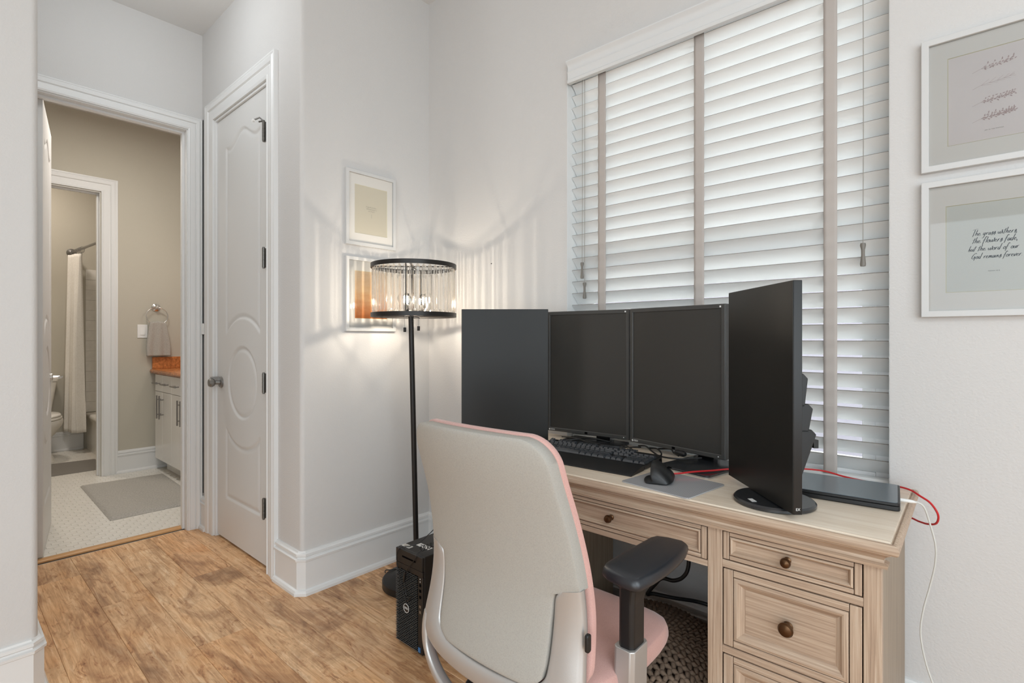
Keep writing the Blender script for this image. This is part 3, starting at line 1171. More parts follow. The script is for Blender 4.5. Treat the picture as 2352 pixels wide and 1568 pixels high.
def drawer(x0, x1, z0, z1, fw, mw, yf=CYF, krad=0.0125, deep=0.30):
    """frame-and-panel drawer front: two stiles, two rails, moulding, sunk field"""
    g = 0.0015
    t = 0.020
    y0 = yf + 0.0005
    sw = fw
    m = MB()
    m.box(x0 + 0.004, x1 - 0.004, y0 + 0.014, y0 + 0.018, z0 + .002, z1 - .002)
    m.box(x0 + 0.012, x1 - 0.012, y0 + 0.018, y0 + deep, z0 + 0.010, z1 - 0.014)
    d = m.build('drawer', M['wx'], desk)
    for a, b_ in ((x0, x0 + sw), (x1 - sw, x1)):
        MB().box(a, b_, y0, y0 + t - .004, z0, z1).build('drawer_stile', M['wz'], d, bevel=0.0012)
    rh = fw * 0.72
    for a, b_ in ((z0, z0 + rh), (z1 - rh, z1)):
        MB().box(x0 + sw + 0.0012, x1 - sw - 0.0012, y0 + 0.0003, y0 + t - .004, a, b_).build('drawer_rail', M['wx'], d, bevel=0.0012)
    # picture-frame moulding, mitred
    a0, a1, b0, b1 = x0 + sw + 0.0022, x1 - sw - 0.0022, z0 + rh + 0.0018, z1 - rh - 0.0018
    def rr(off, dep):
        return [(a0 + off, y0 + dep, b0 + off), (a1 - off, y0 + dep, b0 + off), (a1 - off, y0 + dep, b1 - off), (a0 + off, y0 + dep, b1 - off)]
    m = MB()
    q = mw
    m.rings([rr(0.0, 0.013), rr(0.0, 0.0012), rr(q * 0.12, -0.0005), rr(q * 0.30, -0.0015), rr(q * 0.45, -0.0002), rr(q * 0.62, 0.0040),
             rr(q * 0.85, 0.0075), rr(q * 0.88, 0.0085), rr(q, 0.0085), rr(q, 0.0095)], cap=False)
    m.m = [i % 2 for i in range(len(m.f))]
    m.build('moulding', [M['wx'], M['wz']], d, smooth=20)
    m = MB()
    m.box(a0 + q * .97, a1 - q * .97, y0 + 0.0078, y0 + 0.014, b0 + q * .97, b1 - q * .97)
    m.build('panel', M['wx'], d)
    knob((x0 + x1) / 2, y0 + 0.008, (z0 + z1) / 2, krad, d)
    return d


# right pedestal
rx0, rx1 = PXR0 + 0.0385, PXR1 - 0.0345
drawer(rx0, rx1, 0.6295, 0.6965, 0.0135, 0.0125, krad=0.0115)
drawer(rx0 + .001, rx1, 0.4180, 0.6050, 0.022, 0.026, krad=0.0165)
drawer(rx0 + .001, rx1, 0.1030, 0.3940, 0.022, 0.026, krad=0.0165)
# left pedestal
lx0, lx1 = PXL0 + 0.0385, PXL1 - 0.0345
drawer(lx0, lx1, 0.6295, 0.6965, 0.0135, 0.0125, krad=0.0115)
drawer(lx0, lx1, 0.4180, 0.6050, 0.022, 0.026, krad=0.0165)
drawer(lx0, lx1, 0.1030, 0.3940, 0.022, 0.026, krad=0.0165)
# centre drawer
drawer(PXL1 + 0.004, PXR0 - 0.003, 0.6145, 0.6965, 0.0135, 0.012, krad=0.0115)

# ------------------------------------------------------------------ office chair
XC = -0.815
ch = thing('office_chair', (XC, 1.06, 0), 'pink and grey swivel office chair with black arm pads at the desk', 'office chair')
ZK = [.20, .36, .43, .50, .60, .70, .80, .90, .98]
YK = [.880, .845, .840, .862, .882, .868, .845, .805, .780]
ZH = [.20, .36, .43, .50, .60, .70, .80, .87, .98]
HK = [.235, .240, .242, .238, .232, .224, .214, .208, .200]


def yback(x, z):
    hw = np.interp(z, ZH, HK)
    s_ = x / hw
    return float(np.interp(z, ZK, YK)) - 0.035 * (1 - s_ * s_)


_zz = np.linspace(.2, .98, 79)
_yy = np.interp(_zz, ZK, YK)
for _ in range(6):
    _yy = np.convolve(np.pad(_yy, 3, mode='edge'), np.ones(7) / 7, 'valid')
ZK, YK = list(_zz), list(_yy)


def hw_outer(z, zt_, rc, zb, rb, inset):
    h = float(np.interp(z, ZH, HK)) - inset
    if z > zt_ - rc:
        q = min(1, (z - (zt_ - rc)) / rc)
        h = h - rc + rc * sqrt(max(0, 1 - q * q))
    if z < zb + rb:
        q = min(1, ((zb + rb) - z) / rb)
        h = h - rb + rb * sqrt(max(0, 1 - q * q))
    return h


def slab_back(name, mat, zt_, zb, rc, rb, inset, yoff, thick, crown, lowcut=None, bow=0.0):
    nz, nx = 56, 29
    zs = []
    for j in range(nz):
        t = j / (nz - 1)
        t = 0.5 - 0.5 * cos(pi * t)
        zs.append(zb + (zt_ - zb) * t)
    front, back = [], []
    for z in zs:
        z = min(max(z, zb + 1e-4), zt_ - 1e-4)
        h = hw_outer(z, zt_, rc, zb, rb, inset)
        if lowcut:
            h = min(h, float(np.interp(z, lowcut[0], lowcut[1])))
        rb_, rf_ = [], []
        for i in range(nx):
            s_ = sin(pi / 2 * (-1 + 2 * i / (nx - 1)))
            x = h * s_
            zz = z + bow * (1 - (x / 0.2) ** 2) * (1 if z > (zt_ + zb) / 2 else 0) * (z - (zt_ + zb) / 2) / ((zt_ - zb) / 2)
            y = yback(x, zz)
            edge = max(0, 1 - abs(s_) ** 10) ** 0.5
            ez = min(1, (z - zb) / 0.012, (zt_ - z) / 0.012)
            e = edge * sqrt(max(0, 1 - (1 - max(0, ez)) ** 2))
            rb_.append((XC + x, y + yoff - crown * e, zz))
            rf_.append((XC + x, y + yoff + thick + crown * e, zz))
        back.append(rb_)
        front.append(rf_)
    m = MB()
    rings = [b_ + f_[::-1] for b_, f_ in zip(back, front)]
    m.rings(rings)
    return m.build(name, mat, ch, smooth=60)


lc = ([.40, .452, .470, .50, .58, .640, .652, .6565, .66, 1.0], [.10, .125, .156, .162, .164, .170, .178, .198, .30, .30])
slab_back('backrest_shell', M['shell'], 0.974, 0.452, 0.055, 0.030, 0.0, -0.004, 0.030, 0.004, lc, bow=0.004)
slab_back('backrest_cushion', M['pink'], 0.978, 0.455, 0.058, 0.05, -0.003, 0.0275, 0.012, 0.004, None, bow=0.004)


def strip(m, inner, outer, yoff, th, n=60):
    """band between two polylines in (x, z) on the back surface, rounded cross-section"""
    def resample(P, n):
        P = spline([(a, 0, b) for a, b in P], 12)
        L = [0]
        for i in range(1, len(P)):
            L.append(L[-1] + (P[i] - P[i - 1]).length)
        out = []
        for k in range(n):
            t = L[-1] * k / (n - 1)
            i = min(max(np.searchsorted(L, t) - 1, 0), len(P) - 2)
            f = (t - L[i]) / max(1e-9, L[i + 1] - L[i])
            out.append(P[i].lerp(P[i + 1], f))
        return out
    A, B = resample(inner, n), resample(outer, n)
    rings = []
    for a, b_ in zip(A, B):
        ring = []
        for k in range(16):
            q = 2 * pi * k / 16
            cx_, sy_ = cos(q), sin(q)
            cx_ = math.copysign(abs(cx_) ** 0.45, cx_)
            sy_ = math.copysign(abs(sy_) ** 0.7, sy_)
            p = a.lerp(b_, 0.5 + 0.5 * cx_)
            y = yback(p.x, p.z) + yoff + th * 0.5 * sy_
            ring.append((XC + p.x, y, p.z))
        rings.append(ring)
    m.rings(rings)


def mirror(P):
    return P + [(-x, z) for x, z in P[::-1] if x != 0 or True][(1 if P[-1][0] == 0 else 0):]


m = MB()
inn = [(.186, .655), (.173, .638), (.169, .58), (.167, .51), (.160, .474), (.130, .456), (.06, .450), (0, .449)]
out_ = [(.230, .664), (.234, .61), (.239, .53), (.244, .455), (.222, .425), (.170, .408), (.09, .402), (0, .401)]
strip(m, mirror(inn), mirror(out_), 0.004, 0.024, 90)
inn = [(.222, .470), (.216, .430), (.208, .392), (.182, .360), (.14, .338), (.07, .326), (0, .324)]
out_ = [(.243, .475), (.245, .440), (.236, .392), (.205, .342), (.15, .306), (.08, .286), (0, .280)]
strip(m, mirror(inn), mirror(out_), 0.006, 0.030, 90)
m.build('back_frame', M['silver'], ch, smooth=60)
# seat shroud and joint to the back frame
m = MB()
m.rings([[(XC + sx * a, y, z + sz * b_) for sx, sz in ((-1, -1), (1, -1), (1, 1), (-1, 1))] for y, a, b_, z in
         ((0.845, .10, .020, .315), (0.90, .10, .030, .345), (0.97, .11, .035, .375), (1.16, .10, .03, .375), (1.20, .05, .012, .385))])
m.build('seat_mechanism', M['blackp'], ch, bevel=0.008)
# seat cushion
def seat_fn(i, j, nu=49, nv=20):
    # superellipse disc; j from centre to edge then under
    t = j / (nv - 1)
    a = 2 * pi * i / nu
    ca, sa = cos(a), sin(a)
    n_ = 4.2
    rr_ = (abs(ca) ** n_ + abs(sa) ** n_) ** (-1 / n_)
    if t < 0.62:
        q = t / 0.62
        R_ = 0.985 * (1 - (1 - q) ** 1.0)
        z = 0.462 - 0.006 * (1 - q) - 0.014 * q ** 6
    else:
        q = (t - 0.62) / 0.38
        an = q * pi * 0.95
        R_ = 0.955 + 0.045 * sin(min(an, pi))
        R_ = 0.985 + 0.03 * sin(an) - 0.12 * max(0, q - 0.6)
        z = 0.448 - 0.028 + 0.028 * cos(an)
    x = XC + 0.250 * rr_ * R_ * ca * (1 - 0.05 * max(0, -sa))
    y = 1.085 + 0.232 * rr_ * R_ * sa
    fr = max(0, (y - 1.22) / 0.10)
    z -= 0.020 * fr * fr
    return (x, y, z)


m = MB()
m.grid(48, 20, lambda i, j: seat_fn(i, j, 48, 20), closed_u=True)
m.add([seat_fn(i, 19, 48, 20) for i in range(48)], [tuple(range(48))])
m.build('seat', M['pink'], ch, smooth=60)
m = MB()
m.prism([(XC + 0.225 * (abs(cos(a)) ** .5) * math.copysign(1, cos(a)), 1.085 + 0.21 * (abs(sin(a)) ** .5) * math.copysign(1, sin(a))) for a in [2 * pi * k / 40 for k in range(40)]], 0.372, 0.400)
m.build('seat_pan', M['blackp'], ch, bevel=0.006)
# armrests
for sx, nm in ((1, 'r'), (-1, 'l')):
    def X(x):
        return XC + sx * (x - XC)
    arm_x = -0.556
    m = MB()
    # silver upright sleeve: slightly leaning box with flat faces
    def sect(cx_, cy_, z, a, b_, ch_=0.008):
        pts = [(cx_ - a + ch_, cy_ - b_), (cx_ + a - ch_, cy_ - b_), (cx_ + a, cy_ - b_ + ch_), (cx_ + a, cy_ + b_ - ch_), (cx_ + a - ch_, cy_ + b_), (cx_ - a + ch_, cy_ + b_),
               (cx_ - a, cy_ + b_ - ch_), (cx_ - a, cy_ - b_ + ch_)]
        return [(X(x), y, z) for x, y in pts]
    m.rings([sect(arm_x - 0.002, 1.022, 0.506, .025, .036), sect(arm_x - 0.004, 1.022, 0.40, .025, .037), sect(arm_x - 0.012, 1.025, 0.35, .026, .037), sect(arm_x - 0.06, 1.03, 0.335, .05, .035), sect(arm_x - 0.12, 1.03, 0.345, .05, .03)])
    sl = m.build('arm_support', M['silver'], ch, smooth=25, bevel=0.002)
    m = MB()
    m.rings([sect(arm_x - 0.001, 1.022, 0.46, .019, .029), sect(arm_x, 1.022, 0.60, .019, .029), sect(arm_x + 0.002, 1.025, 0.632, .020, .033), sect(arm_x + .003, 1.030, 0.655, .034, .055)])
    m.build('arm_post', M['blackp'], ch, smooth=30, bevel=0.002)
    # pad carrier and pad
    def pad_outline(gro):
        pts = [(-0.500, 0.955), (-0.4935, 1.00), (-0.490, 1.06), (-0.492, 1.12), (-0.498, 1.17), (-0.507, 1.205), (-0.522, 1.216), (-0.560, 1.213), (-0.586, 1.204), (-0.594, 1.185),
               (-0.597, 1.12), (-0.600, 1.05), (-0.601, 0.985), (-0.594, 0.965), (-0.575, 0.953), (-0.520, 0.945), (-0.507, 0.947)]
        cx_, cy_ = -0.547, 1.08
        return [(cx_ + (x - cx_) * (1 + gro / 0.05), cy_ + (y - cy_) * (1 + gro / 0.13)) for x, y in pts]
    m = MB()
    m.rings([[(X(x), y, z) for x, y in [tuple(q)[:2] for q in pad_outline(g_)]] for g_, z in
             ((-0.022, .656), (-0.006, .657), (0.0, .661), (0.0015, .668), (0.0, .677), (-0.004, .6825), (-0.010, .6845), (-0.025, .6850))])
    m.build('arm_pad', M['pad'], ch, smooth=60)
    m = MB()
    m.box(min(X(-0.575), X(-0.53)), max(X(-0.575), X(-0.53)), 1.02, 1.17, 0.638, 0.657)
    m.build('arm_pad_slide', M['blackp'], ch, bevel=0.006)
# lumbar lever on the right edge
m = MB()
m.prism(rrect(0.858, 0.872, 0.552, 0.588, 0.005, 4), XC + 0.244, XC + 0.252, 'yz')
m.build('lumbar_tab', M['blackp'], ch, bevel=0.002)
# cylinder and five-star base
m = MB()
m.lathe([(0.0, .085), (0.03, .085), (0.03, .25), (0.018, .252), (0.018, .36), (0, .36)], (XC, 1.04, 0), 20)
m.build('gas_cylinder', M['blackp'], ch)
for k in range(5):
    a = radians(90 + 36 + 72 * k)
    dx_, dy_ = cos(a), sin(a)
    m = MB()
    rings = []
    for t_, wd, zb_, zt2 in ((0.0, .035, .075, .115), (0.12, .028, .075, .110), (0.25, .022, .070, .092), (0.30, .018, .068, .082)):
        c_ = Vector((XC + dx_ * t_, 1.04 + dy_ * t_, 0))
        pn = Vector((-dy_, dx_, 0))
        rings.append([c_ + pn * wd + Vector((0, 0, zb_)), c_ + pn * wd * .7 + Vector((0, 0, zt2)), c_ - pn * wd * .7 + Vector((0, 0, zt2)), c_ - pn * wd + Vector((0, 0, zb_))])
    m.rings(rings)
    lg = m.build('base_leg', M['silver'], ch, bevel=0.004)
    m = MB()
    wx_, wy_ = XC + dx_ * 0.29, 1.04 + dy_ * 0.29
    pn = Vector((-dy_, dx_, 0))
    for sgn in (-1, 1):
        c0 = Vector((wx_, wy_, 0.028)) + pn * (0.010 * sgn)
        c1 = c0 + pn * (0.015 * sgn)
        m.tube([c0, c0.lerp(c1, .2), c0.lerp(c1, .8), c1], [.024, .028, .028, .024], 18)
    m.tube([(wx_, wy_, 0.03), (wx_, wy_, 0.072)], 0.008, 8)
    m.build('caster', M['blackp'], lg)

# ------------------------------------------------------------------ monitors
def monitor(kind, x, y, rot, label, W, H, zb):
    r_ = thing('monitor', (x, y, DZT), label, 'monitor', 'monitors on the desk', rotz=rot, absolute=False)
    z0, z1 = zb - DZT, zb - DZT + H
    hw = W / 2
    if kind == 'thick':
        m = MB()
        m.prism(rrect(-hw, hw, z0, z1, 0.004, 4), 0.0, 0.040, 'xz')
        bz = 0.0155
        body = m.build('housing', M['bezel'], r_, local=True, bevel=0.0015)
        m = MB()
        def rr(o, d):
            return [(-hw + o, d, z0 + o), (hw - o, d, z0 + o), (hw - o, d, z1 - o), (-hw + o, d, z1 - o)]
        m.rings([rr(0.001, 0.0), rr(0.001, -0.003), rr(0.003, -0.0045), rr(bz - 0.002, -0.0045), rr(bz, -0.003), rr(bz, 0.001)], cap=False)
        m.build('bezel', M['bezel'], r_, local=True, smooth=20)
        m = MB()
        m.box(-hw + bz, hw - bz, -0.0012, 0.0005, z0 + bz, z1 - bz)
        m.build('screen', M['screen'], r_, local=True, smooth=0)
        text_mesh('logo', 'EIZO', 0.0085, M['sticker'], r_, Matrix.Translation((-hw + 0.030, -0.0047, z0 + 0.0075)) @ Matrix.Rotation(pi / 2, 4, 'X'))
        m = MB()
        m.prism([(-hw + 0.010, z0 + .0075), (-hw + 0.0155, z0 + .0125), (-hw + 0.0155, z0 + .0090), (-hw + 0.018, z0 + .0090), (-hw + 0.018, z0 + .0060), (-hw + 0.0155, z0 + .0060), (-hw + 0.0155, z0 + .0025)], -0.0050, -0.0044, 'xz')
        m.build('logo_mark', M['sticker'], r_, local=True, smooth=0)
        m = MB()
        m.box(hw - 0.020, hw - 0.0145, -0.0050, -0.0044, z1 - 0.0115, z1 - 0.006)
        m.build('corner_sticker', M['sticker'], r_, local=True, smooth=0)
        m = MB()
        m.lathe([(0, -0.0055), (0.0018, -0.0055), (0.0018, -0.0044), (0, -0.0044)], (hw - 0.024, 0, z0 + .0085), 10, 'y')
        m.build('indicator', M['sticker'], r_, local=True)
        m = MB()
        m.box(-0.006, 0.006, -0.0052, -0.0044, z0 + .004, z0 + .012)
        m.build('light_sensor', M['ink'], r_, local=True)
        # back housing, neck and plate
        m = MB()
        m.prism(rrect(-0.13, 0.13, z0 + 0.12, z1 - 0.12, 0.02, 4), 0.040, 0.048, 'xz')
        m.build('back_cover', M['bezel2'], r_, local=True, bevel=0.002)
    else:
        m = MB()
        m.prism(rrect(-hw, hw, z0, z1, 0.002, 3), 0.0008, 0.0205, 'xz')
        m.build('housing', M['bezel2'], r_, local=True, bevel=0.001)
        m = MB()
        m.box(-hw + 0.001, hw - 0.001, -0.0006, 0.0012, z0 + 0.001, z1 - 0.001)
        m.build('screen', M['screen2'], r_, local=True, smooth=0)
    return r_, z0, z1, hw


def plate(m, x0, x1, y0, y1, z0, z1, r_=0.015):
    m.prism(rrect(x0, x1, y0, y1, r_, 5), z0, z1)


def to_local(pts):
    return pts


# far left monitor
m1, z0, z1, hw = monitor('thin', -1.362, 1.492, radians(41.6), 'black monitor at the left end of the desk, nearest the lamp', 0.339, 0.512, 0.774)
m = MB()
m.prism(rrect(-0.085, 0.085, z0 + 0.10, z0 + 0.36, 0.01, 3), 0.0205, 0.046, 'xz')
m.build('back_cover', M['bezel2'], m1, local=True, bevel=0.004)
m = MB()
m.lathe([(0, 0.0005), (0.080, 0.0005), (0.084, 0.004), (0.082, 0.012), (0.076, 0.016), (0, 0.017)], (0.0, 0.004, 0), 40)
m.build('stand_base', M['baseblk'], m1, local=True)
m = MB()
m.box(-0.030, 0.030, 0.046, 0.062, 0.012, z0 + 0.28)
m.build('stand_neck', M['bezel2'], m1, local=True, bevel=0.004)
# two grey-framed monitors
m2, z0, z1, hw = monitor('thick', -1.157, 1.7555, radians(5.6), 'left of the two thick-framed portrait monitors in the middle of the desk', 0.371, 0.500, 0.7835)
m = MB()
plate(m, -0.075, 0.17, -0.128, 0.040, 0.0005, 0.0085)
m.build('stand_base', M['baseblk'], m2, local=True, bevel=0.001)
m = MB()
m.box(0.018, 0.078, 0.0485, 0.0625, 0.0, z0 + 0.30)
m.build('stand_neck', M['bezel2'], m2, local=True, bevel=0.003)
m = MB()
m.box(0.078, 0.092, 0.0485, 0.0625, 0.004, z0 + 0.12)
m.build('stand_neck_side', M['silver'], m2, local=True, bevel=0.002)
m3, z0, z1, hw = monitor('thick', -0.772, 1.7192, radians(-11.2), 'right of the two thick-framed portrait monitors in the middle of the desk', 0.387, 0.500, 0.7835)
m = MB()
plate(m, 0.052, 0.236, -0.168, 0.065, 0.004, 0.0095)
m.build('stand_base', M['baseblk'], m3, local=True, bevel=0.001)
m = MB()
plate(m, 0.054, 0.233, -0.166, 0.060, 0.0004, 0.0042)
m.build('stand_base_rim', M['silver'], m3, local=True)
m = MB()
m.box(0.060, 0.120, 0.0485, 0.0625, 0.009, z0 + 0.30)
m.build('stand_neck', M['bezel2'], m3, local=True, bevel=0.003)
m = MB()
m.box(0.120, 0.137, 0.0485, 0.0625, 0.009, z0 + 0.12)
m.build('stand_neck_side', M['silver'], m3, local=True, bevel=0.002)
# right-hand monitor, seen from its side
m4, z0, z1, hw = monitor('thin', -0.4132, 1.4184, radians(-47.9), 'black monitor on an oval foot at the right end of the desk, turned side-on', 0.340, 0.530, 0.7750)
m = MB()
for za, zb_, yt, yb in ((z0 + .235, z0 + .315, .068, .060), (z0 + .175, z0 + .243, .080, .069), (z0 + .02, z0 + .182, .088, .035)):
    m.prism([(0.0205, za), (yb, za), (yt, zb_ - .012), (yt - .012, zb_), (0.0205, zb_)], -0.112, 0.112, 'yz')
m.build('back_cover', M['bezel2'], m4, local=True, bevel=0.002)
m = MB()
m.box(0.03, 0.1, 0.088, 0.100, z0 + .135, z0 + .155)
m.build('cable_clip', M['bezel2'], m4, local=True, bevel=0.001)
m = MB()
m.lathe([(0, 0.0005), (0.090, 0.0005), (0.094, 0.003), (0.094, 0.009), (0.090, 0.013), (0, 0.0135)], (0.035, 0.026, 0), 48)
m.build('stand_base', M['baseblk'], m4, local=True)
m = MB()
m.box(-0.035, 0.035, 0.040, 0.056, 0.010, z0 + 0.03)
m.build('stand_neck', M['bezel2'], m4, local=True, bevel=0.003)
text_mesh('corner_mark', 'EX', 0.0085, M['sticker'], m4, Matrix.Translation((hw + 0.0003, 0.0105, z0 + 0.012)) @ Matrix.Rotation(pi / 2, 4, 'Z') @ Matrix.Rotation(pi / 2, 4, 'X'))
m = MB()
m.box(0.046, 0.070, -0.046, -0.034, 0.0136, 0.0140)
m.build('base_sticker', M['sticker'], m4, local=True, smooth=0)

# ------------------------------------------------------------------ keyboard
kb = thing('keyboard', (-0.985, 1.533, DZT), 'black full-size keyboard with a wide wrist rest', 'keyboard', rotz=radians(3.2), absolute=False)
m = MB()
m.prism([(-0.066, 0.002), (-0.066, 0.012), (-0.060, 0.016), (0.050, 0.021), (0.074, 0.024), (0.076, 0.020), (0.076, 0.004), (0.070, 0.001)], -0.220, 0.220, 'yz')
m.build('case', M['blackp'], kb, local=True, bevel=0.002)
m = MB()
m.prism([(-0.160, 0.0), (-0.160, 0.003), (-0.150, 0.006), (-0.090, 0.016), (-0.070, 0.018), (-0.0675, 0.014), (-0.0675, 0.0)], -0.220, 0.220, 'yz')
m.build('wrist_rest', M['blackp'], kb, local=True, bevel=0.002)
U = 0.01905
keymesh = {}


def key(x, y, wu, row, hu=1.0):
    k_ = (wu, row, hu)
    zr = 0.0165 + (y + 0.06) * 0.05
    if k_ not in keymesh:
        a, b_ = wu * U / 2 - 0.0005, hu * U / 2 - 0.0005
        ti = 0.0028
        tilt = {0: 0.0016, 1: 0.001, 2: 0.0, 3: -0.0008, 4: -0.0012, 5: 0.0016}.get(row, 0)
        hgt = {0: 0.0085, 1: 0.0080, 2: 0.0078, 3: 0.0080, 4: 0.0088, 5: 0.0095}.get(row, 0.008)
        dish = 0.0010
        bot = [(-a, -b_, 0), (a, -b_, 0), (a, b_, 0), (-a, b_, 0)]
        def tp(i, z):
            return [(-a + i, -b_ + i * .8, z + tilt * -1), (a - i, -b_ + i * .8, z - tilt), (a - i, b_ - i * .9, z + tilt), (-a + i, b_ - i * .9, z + tilt)]
        mk = MB()
        mk.rings([bot, tp(ti * .8, hgt * .9), tp(ti, hgt), tp(ti + 0.003, hgt - dish)])
        o = mk.build('key', M['key'], kb, local=True, smooth=30)
        keymesh[k_] = o
    else:
        o = linkcopy(keymesh[k_], kb)
    o.location = (x, y, zr)
    return o


x_l = -0.210
rows = [[1.25, 1.25, 1.25, 6.25, 1.25, 1.25, 1.25, 1.25], [2.25] + [1] * 10 + [2.75], [1.75] + [1] * 11 + [2.25], [1.5] + [1] * 12 + [1.5], [1] * 13 + [2]]
for ri, row in enumerate(rows):
    x = x_l
    y = -0.052 + U * ri
    for wu in row:
        key(x + wu * U / 2, y, wu, ri)
        x += wu * U
yf = -0.052 + U * 5 + 0.006
for gx in ([0], [2, 3, 4, 5], [6.5, 7.5, 8.5, 9.5], [11, 12, 13, 14]):
    for q in gx:
        key(x_l + (q + 0.5) * U, yf, 1, 5)
nx0 = x_l + 15.25 * U
for q in range(3):
    key(nx0 + (q + .5) * U, yf, 1, 5)
    key(nx0 + (q + .5) * U, -0.052 + U * 4, 1, 4)
    key(nx0 + (q + .5) * U, -0.052 + U * 3, 1, 3)
    key(nx0 + (q + .5) * U, -0.052, 1, 0)
key(nx0 + 1.5 * U, -0.052 + U, 1, 1)
np0 = nx0 + 3.25 * U
for ri in range(1, 5):
    for q in range(3):
        key(np0 + (q + .5) * U, -0.052 + U * ri, 1, ri)
key(np0 + 3.5 * U, -0.052 + U * 4, 1, 4)
key(np0 + 3.5 * U, -0.052 + U * 2.5, 1, 2, 2.0)
key(np0 + 3.5 * U, -0.052 + U * 0.5, 1, 0, 2.0)
key(np0 + 1.0 * U, -0.052, 2, 0)
key(np0 + 2.5 * U, -0.052, 1, 0)

# ------------------------------------------------------------------ mouse pad, mouse
mp = MB()
mp.prism(rrect(-0.1075, 0.1075, -0.098, 0.098, 0.012, 5), 0.0003, 0.0030)
mpo = mp.build('mouse_pad', M['padprint'], None, bevel=0.0006)
mpo.location = (-0.634, 1.401, DZT)
mpo.rotation_euler = (0, 0, radians(-8))
tag(mpo, 'thin grey pin-striped mouse pad with rounded corners', 'mouse pad')
ms = thing('computer_mouse', (-0.672, 1.405, DZT + 0.0032), 'dark vertical ergonomic mouse on the striped mouse pad', 'computer mouse', rotz=radians(18), absolute=False)
sec = [(-0.036, 0.000), (-0.043, 0.004), (-0.042, 0.008), (-0.034, 0.009), (-0.024, 0.014), (-0.020, 0.026), (-0.022, 0.042), (-0.025, 0.052), (-0.020, 0.057),
       (-0.010, 0.056), (0.004, 0.049), (0.018, 0.037), (0.030, 0.025), (0.037, 0.014), (0.039, 0.006), (0.034, 0.0)]
stations = [(-0.058, .62, .28, -0.004), (-0.055, .76, .52, -0.003), (-0.044, .93, .80, 0), (-0.024, 1.02, .97, 0), (0.0, 1.0, 1.0, 0), (0.025, .93, .90, 0.002), (0.045, .82, .72, 0.004), (0.056, .62, .48, 0.006), (0.060, .40, .25, 0.007)]
m = MB()
m.rings([[(dx_ + a * sx_ * (1 - .18 * (1 if a < -0.03 and y_ > .02 else 0)), y_, b_ * sz_) for a, b_ in sec] for y_, sx_, sz_, dx_ in stations])
mb_ = m.build('shell', M['blackp'], ms, local=True, smooth=70, subsurf=2)
m = MB()
m.rings([[(dx_ + 0.022 * sx_ + a * .2, y_, 0.037 * sz_ + 0.002 * b_) for a, b_ in ((-.02, 0), (.02, -.7), (.02, .2), (-.02, .9))] for y_, sx_, sz_, dx_ in stations[4:7]])
m.build('button_seam', M['ink'], ms, local=True)
m = MB()
m.lathe([(0.0, -0.003), (0.009, -0.003), (0.010, 0), (0.009, 0.003), (0.0, 0.003)], (-0.004, 0.030, 0.044), 16, 'x')
m.build('scroll_wheel', M['ink'], ms, local=True)

# ------------------------------------------------------------------ laptop, cables
lp = thing('laptop', (-0.283, 1.6155, DZT), 'closed blue-grey laptop with a black rim behind the side-on monitor', 'laptop', rotz=radians(5), absolute=False)
m = MB()
m.prism(rrect(-0.150, 0.150, -0.100, 0.100, 0.010, 4), 0.0008, 0.0120)
m.build('base', M['blackp'], lp, local=True, bevel=0.002)
m = MB()
m.prism(rrect(-0.150, 0.150, -0.100, 0.100, 0.010, 4), 0.0125, 0.0195)
m.build('lid_rim', M['blackp'], lp, local=True, bevel=0.0015)
m = MB()
m.prism(rrect(-0.144, 0.145, -0.096, 0.096, 0.008, 4), 0.0195, 0.0203)
m.build('lid', M['lid'], lp, local=True)


def cable(name, pts, r_, mat, label, cat='cable', group=None, n=8, parts=None):
    m = MB()
    m.tube(spline(pts, 8), r_, n)
    o = m.build(name, mat, None)
    return tag(o, label, cat, group)


wc = cable('charging_cable', [(-0.112, 1.598, 0.773), (-0.098, 1.600, 0.773), (-0.085, 1.606, 0.762), (-0.075, 1.614, 0.725), (-0.064, 1.620, 0.67), (-0.0655, 1.625, 0.62), (-0.076, 1.63, 0.56), (-0.088, 1.63, 0.50),
                              (-0.093, 1.63, 0.44), (-0.082, 1.63, 0.37), (-0.06, 1.625, 0.30), (-0.035, 1.61, 0.20), (-0.02, 1.58, 0.08), (-0.01, 1.50, 0.006), (0.03, 1.40, 0.004), (0.12, 1.33, 0.004)], 0.0021, M['whitec'],
           'white charging cable hanging from the laptop beside the desk')
m = MB()
m.tube([(-0.1325, 1.598, 0.773), (-0.110, 1.599, 0.773), (-0.099, 1.600, 0.773)], [0.0042, 0.0042, 0.0024], 10)
m.build('plug', M['white'], wc)
cable('network_cable', [(-0.47, 1.728, 0.766), (-0.41, 1.765, 0.772), (-0.335, 1.785, 0.774), (-0.276, 1.785, 0.766), (-0.221, 1.775, 0.7645), (-0.16, 1.775, 0.7645), (-0.123, 1.755, 0.7645), (-0.100, 1.735, 0.757),
                        (-0.078, 1.725, 0.745), (-0.063, 1.72, 0.720), (-0.067, 1.735, 0.693), (-0.085, 1.76, 0.680), (-0.105, 1.79, 0.674), (-0.135, 1.822, 0.672), (-0.20, 1.825, 0.665)], 0.0026, M['red'],
      'red cable running behind the laptop and looping off the desk end')
cable('network_cable', [(-0.668, 1.457, 0.771), (-0.645, 1.480, 0.772), (-0.62, 1.515, 0.774), (-0.58, 1.565, 0.775), (-0.55, 1.62, 0.774), (-0.52, 1.66, 0.7675), (-0.49, 1.705, 0.7655), (-0.47, 1.728, 0.7655)], 0.0026, M['red'],
      'red cable crossing the black monitor foot to the mouse')
bg_ = 'black cables behind the keyboard'
lb_ = 'thin black cable in the tangle between keyboard and monitors'
rs = random.Random(11)
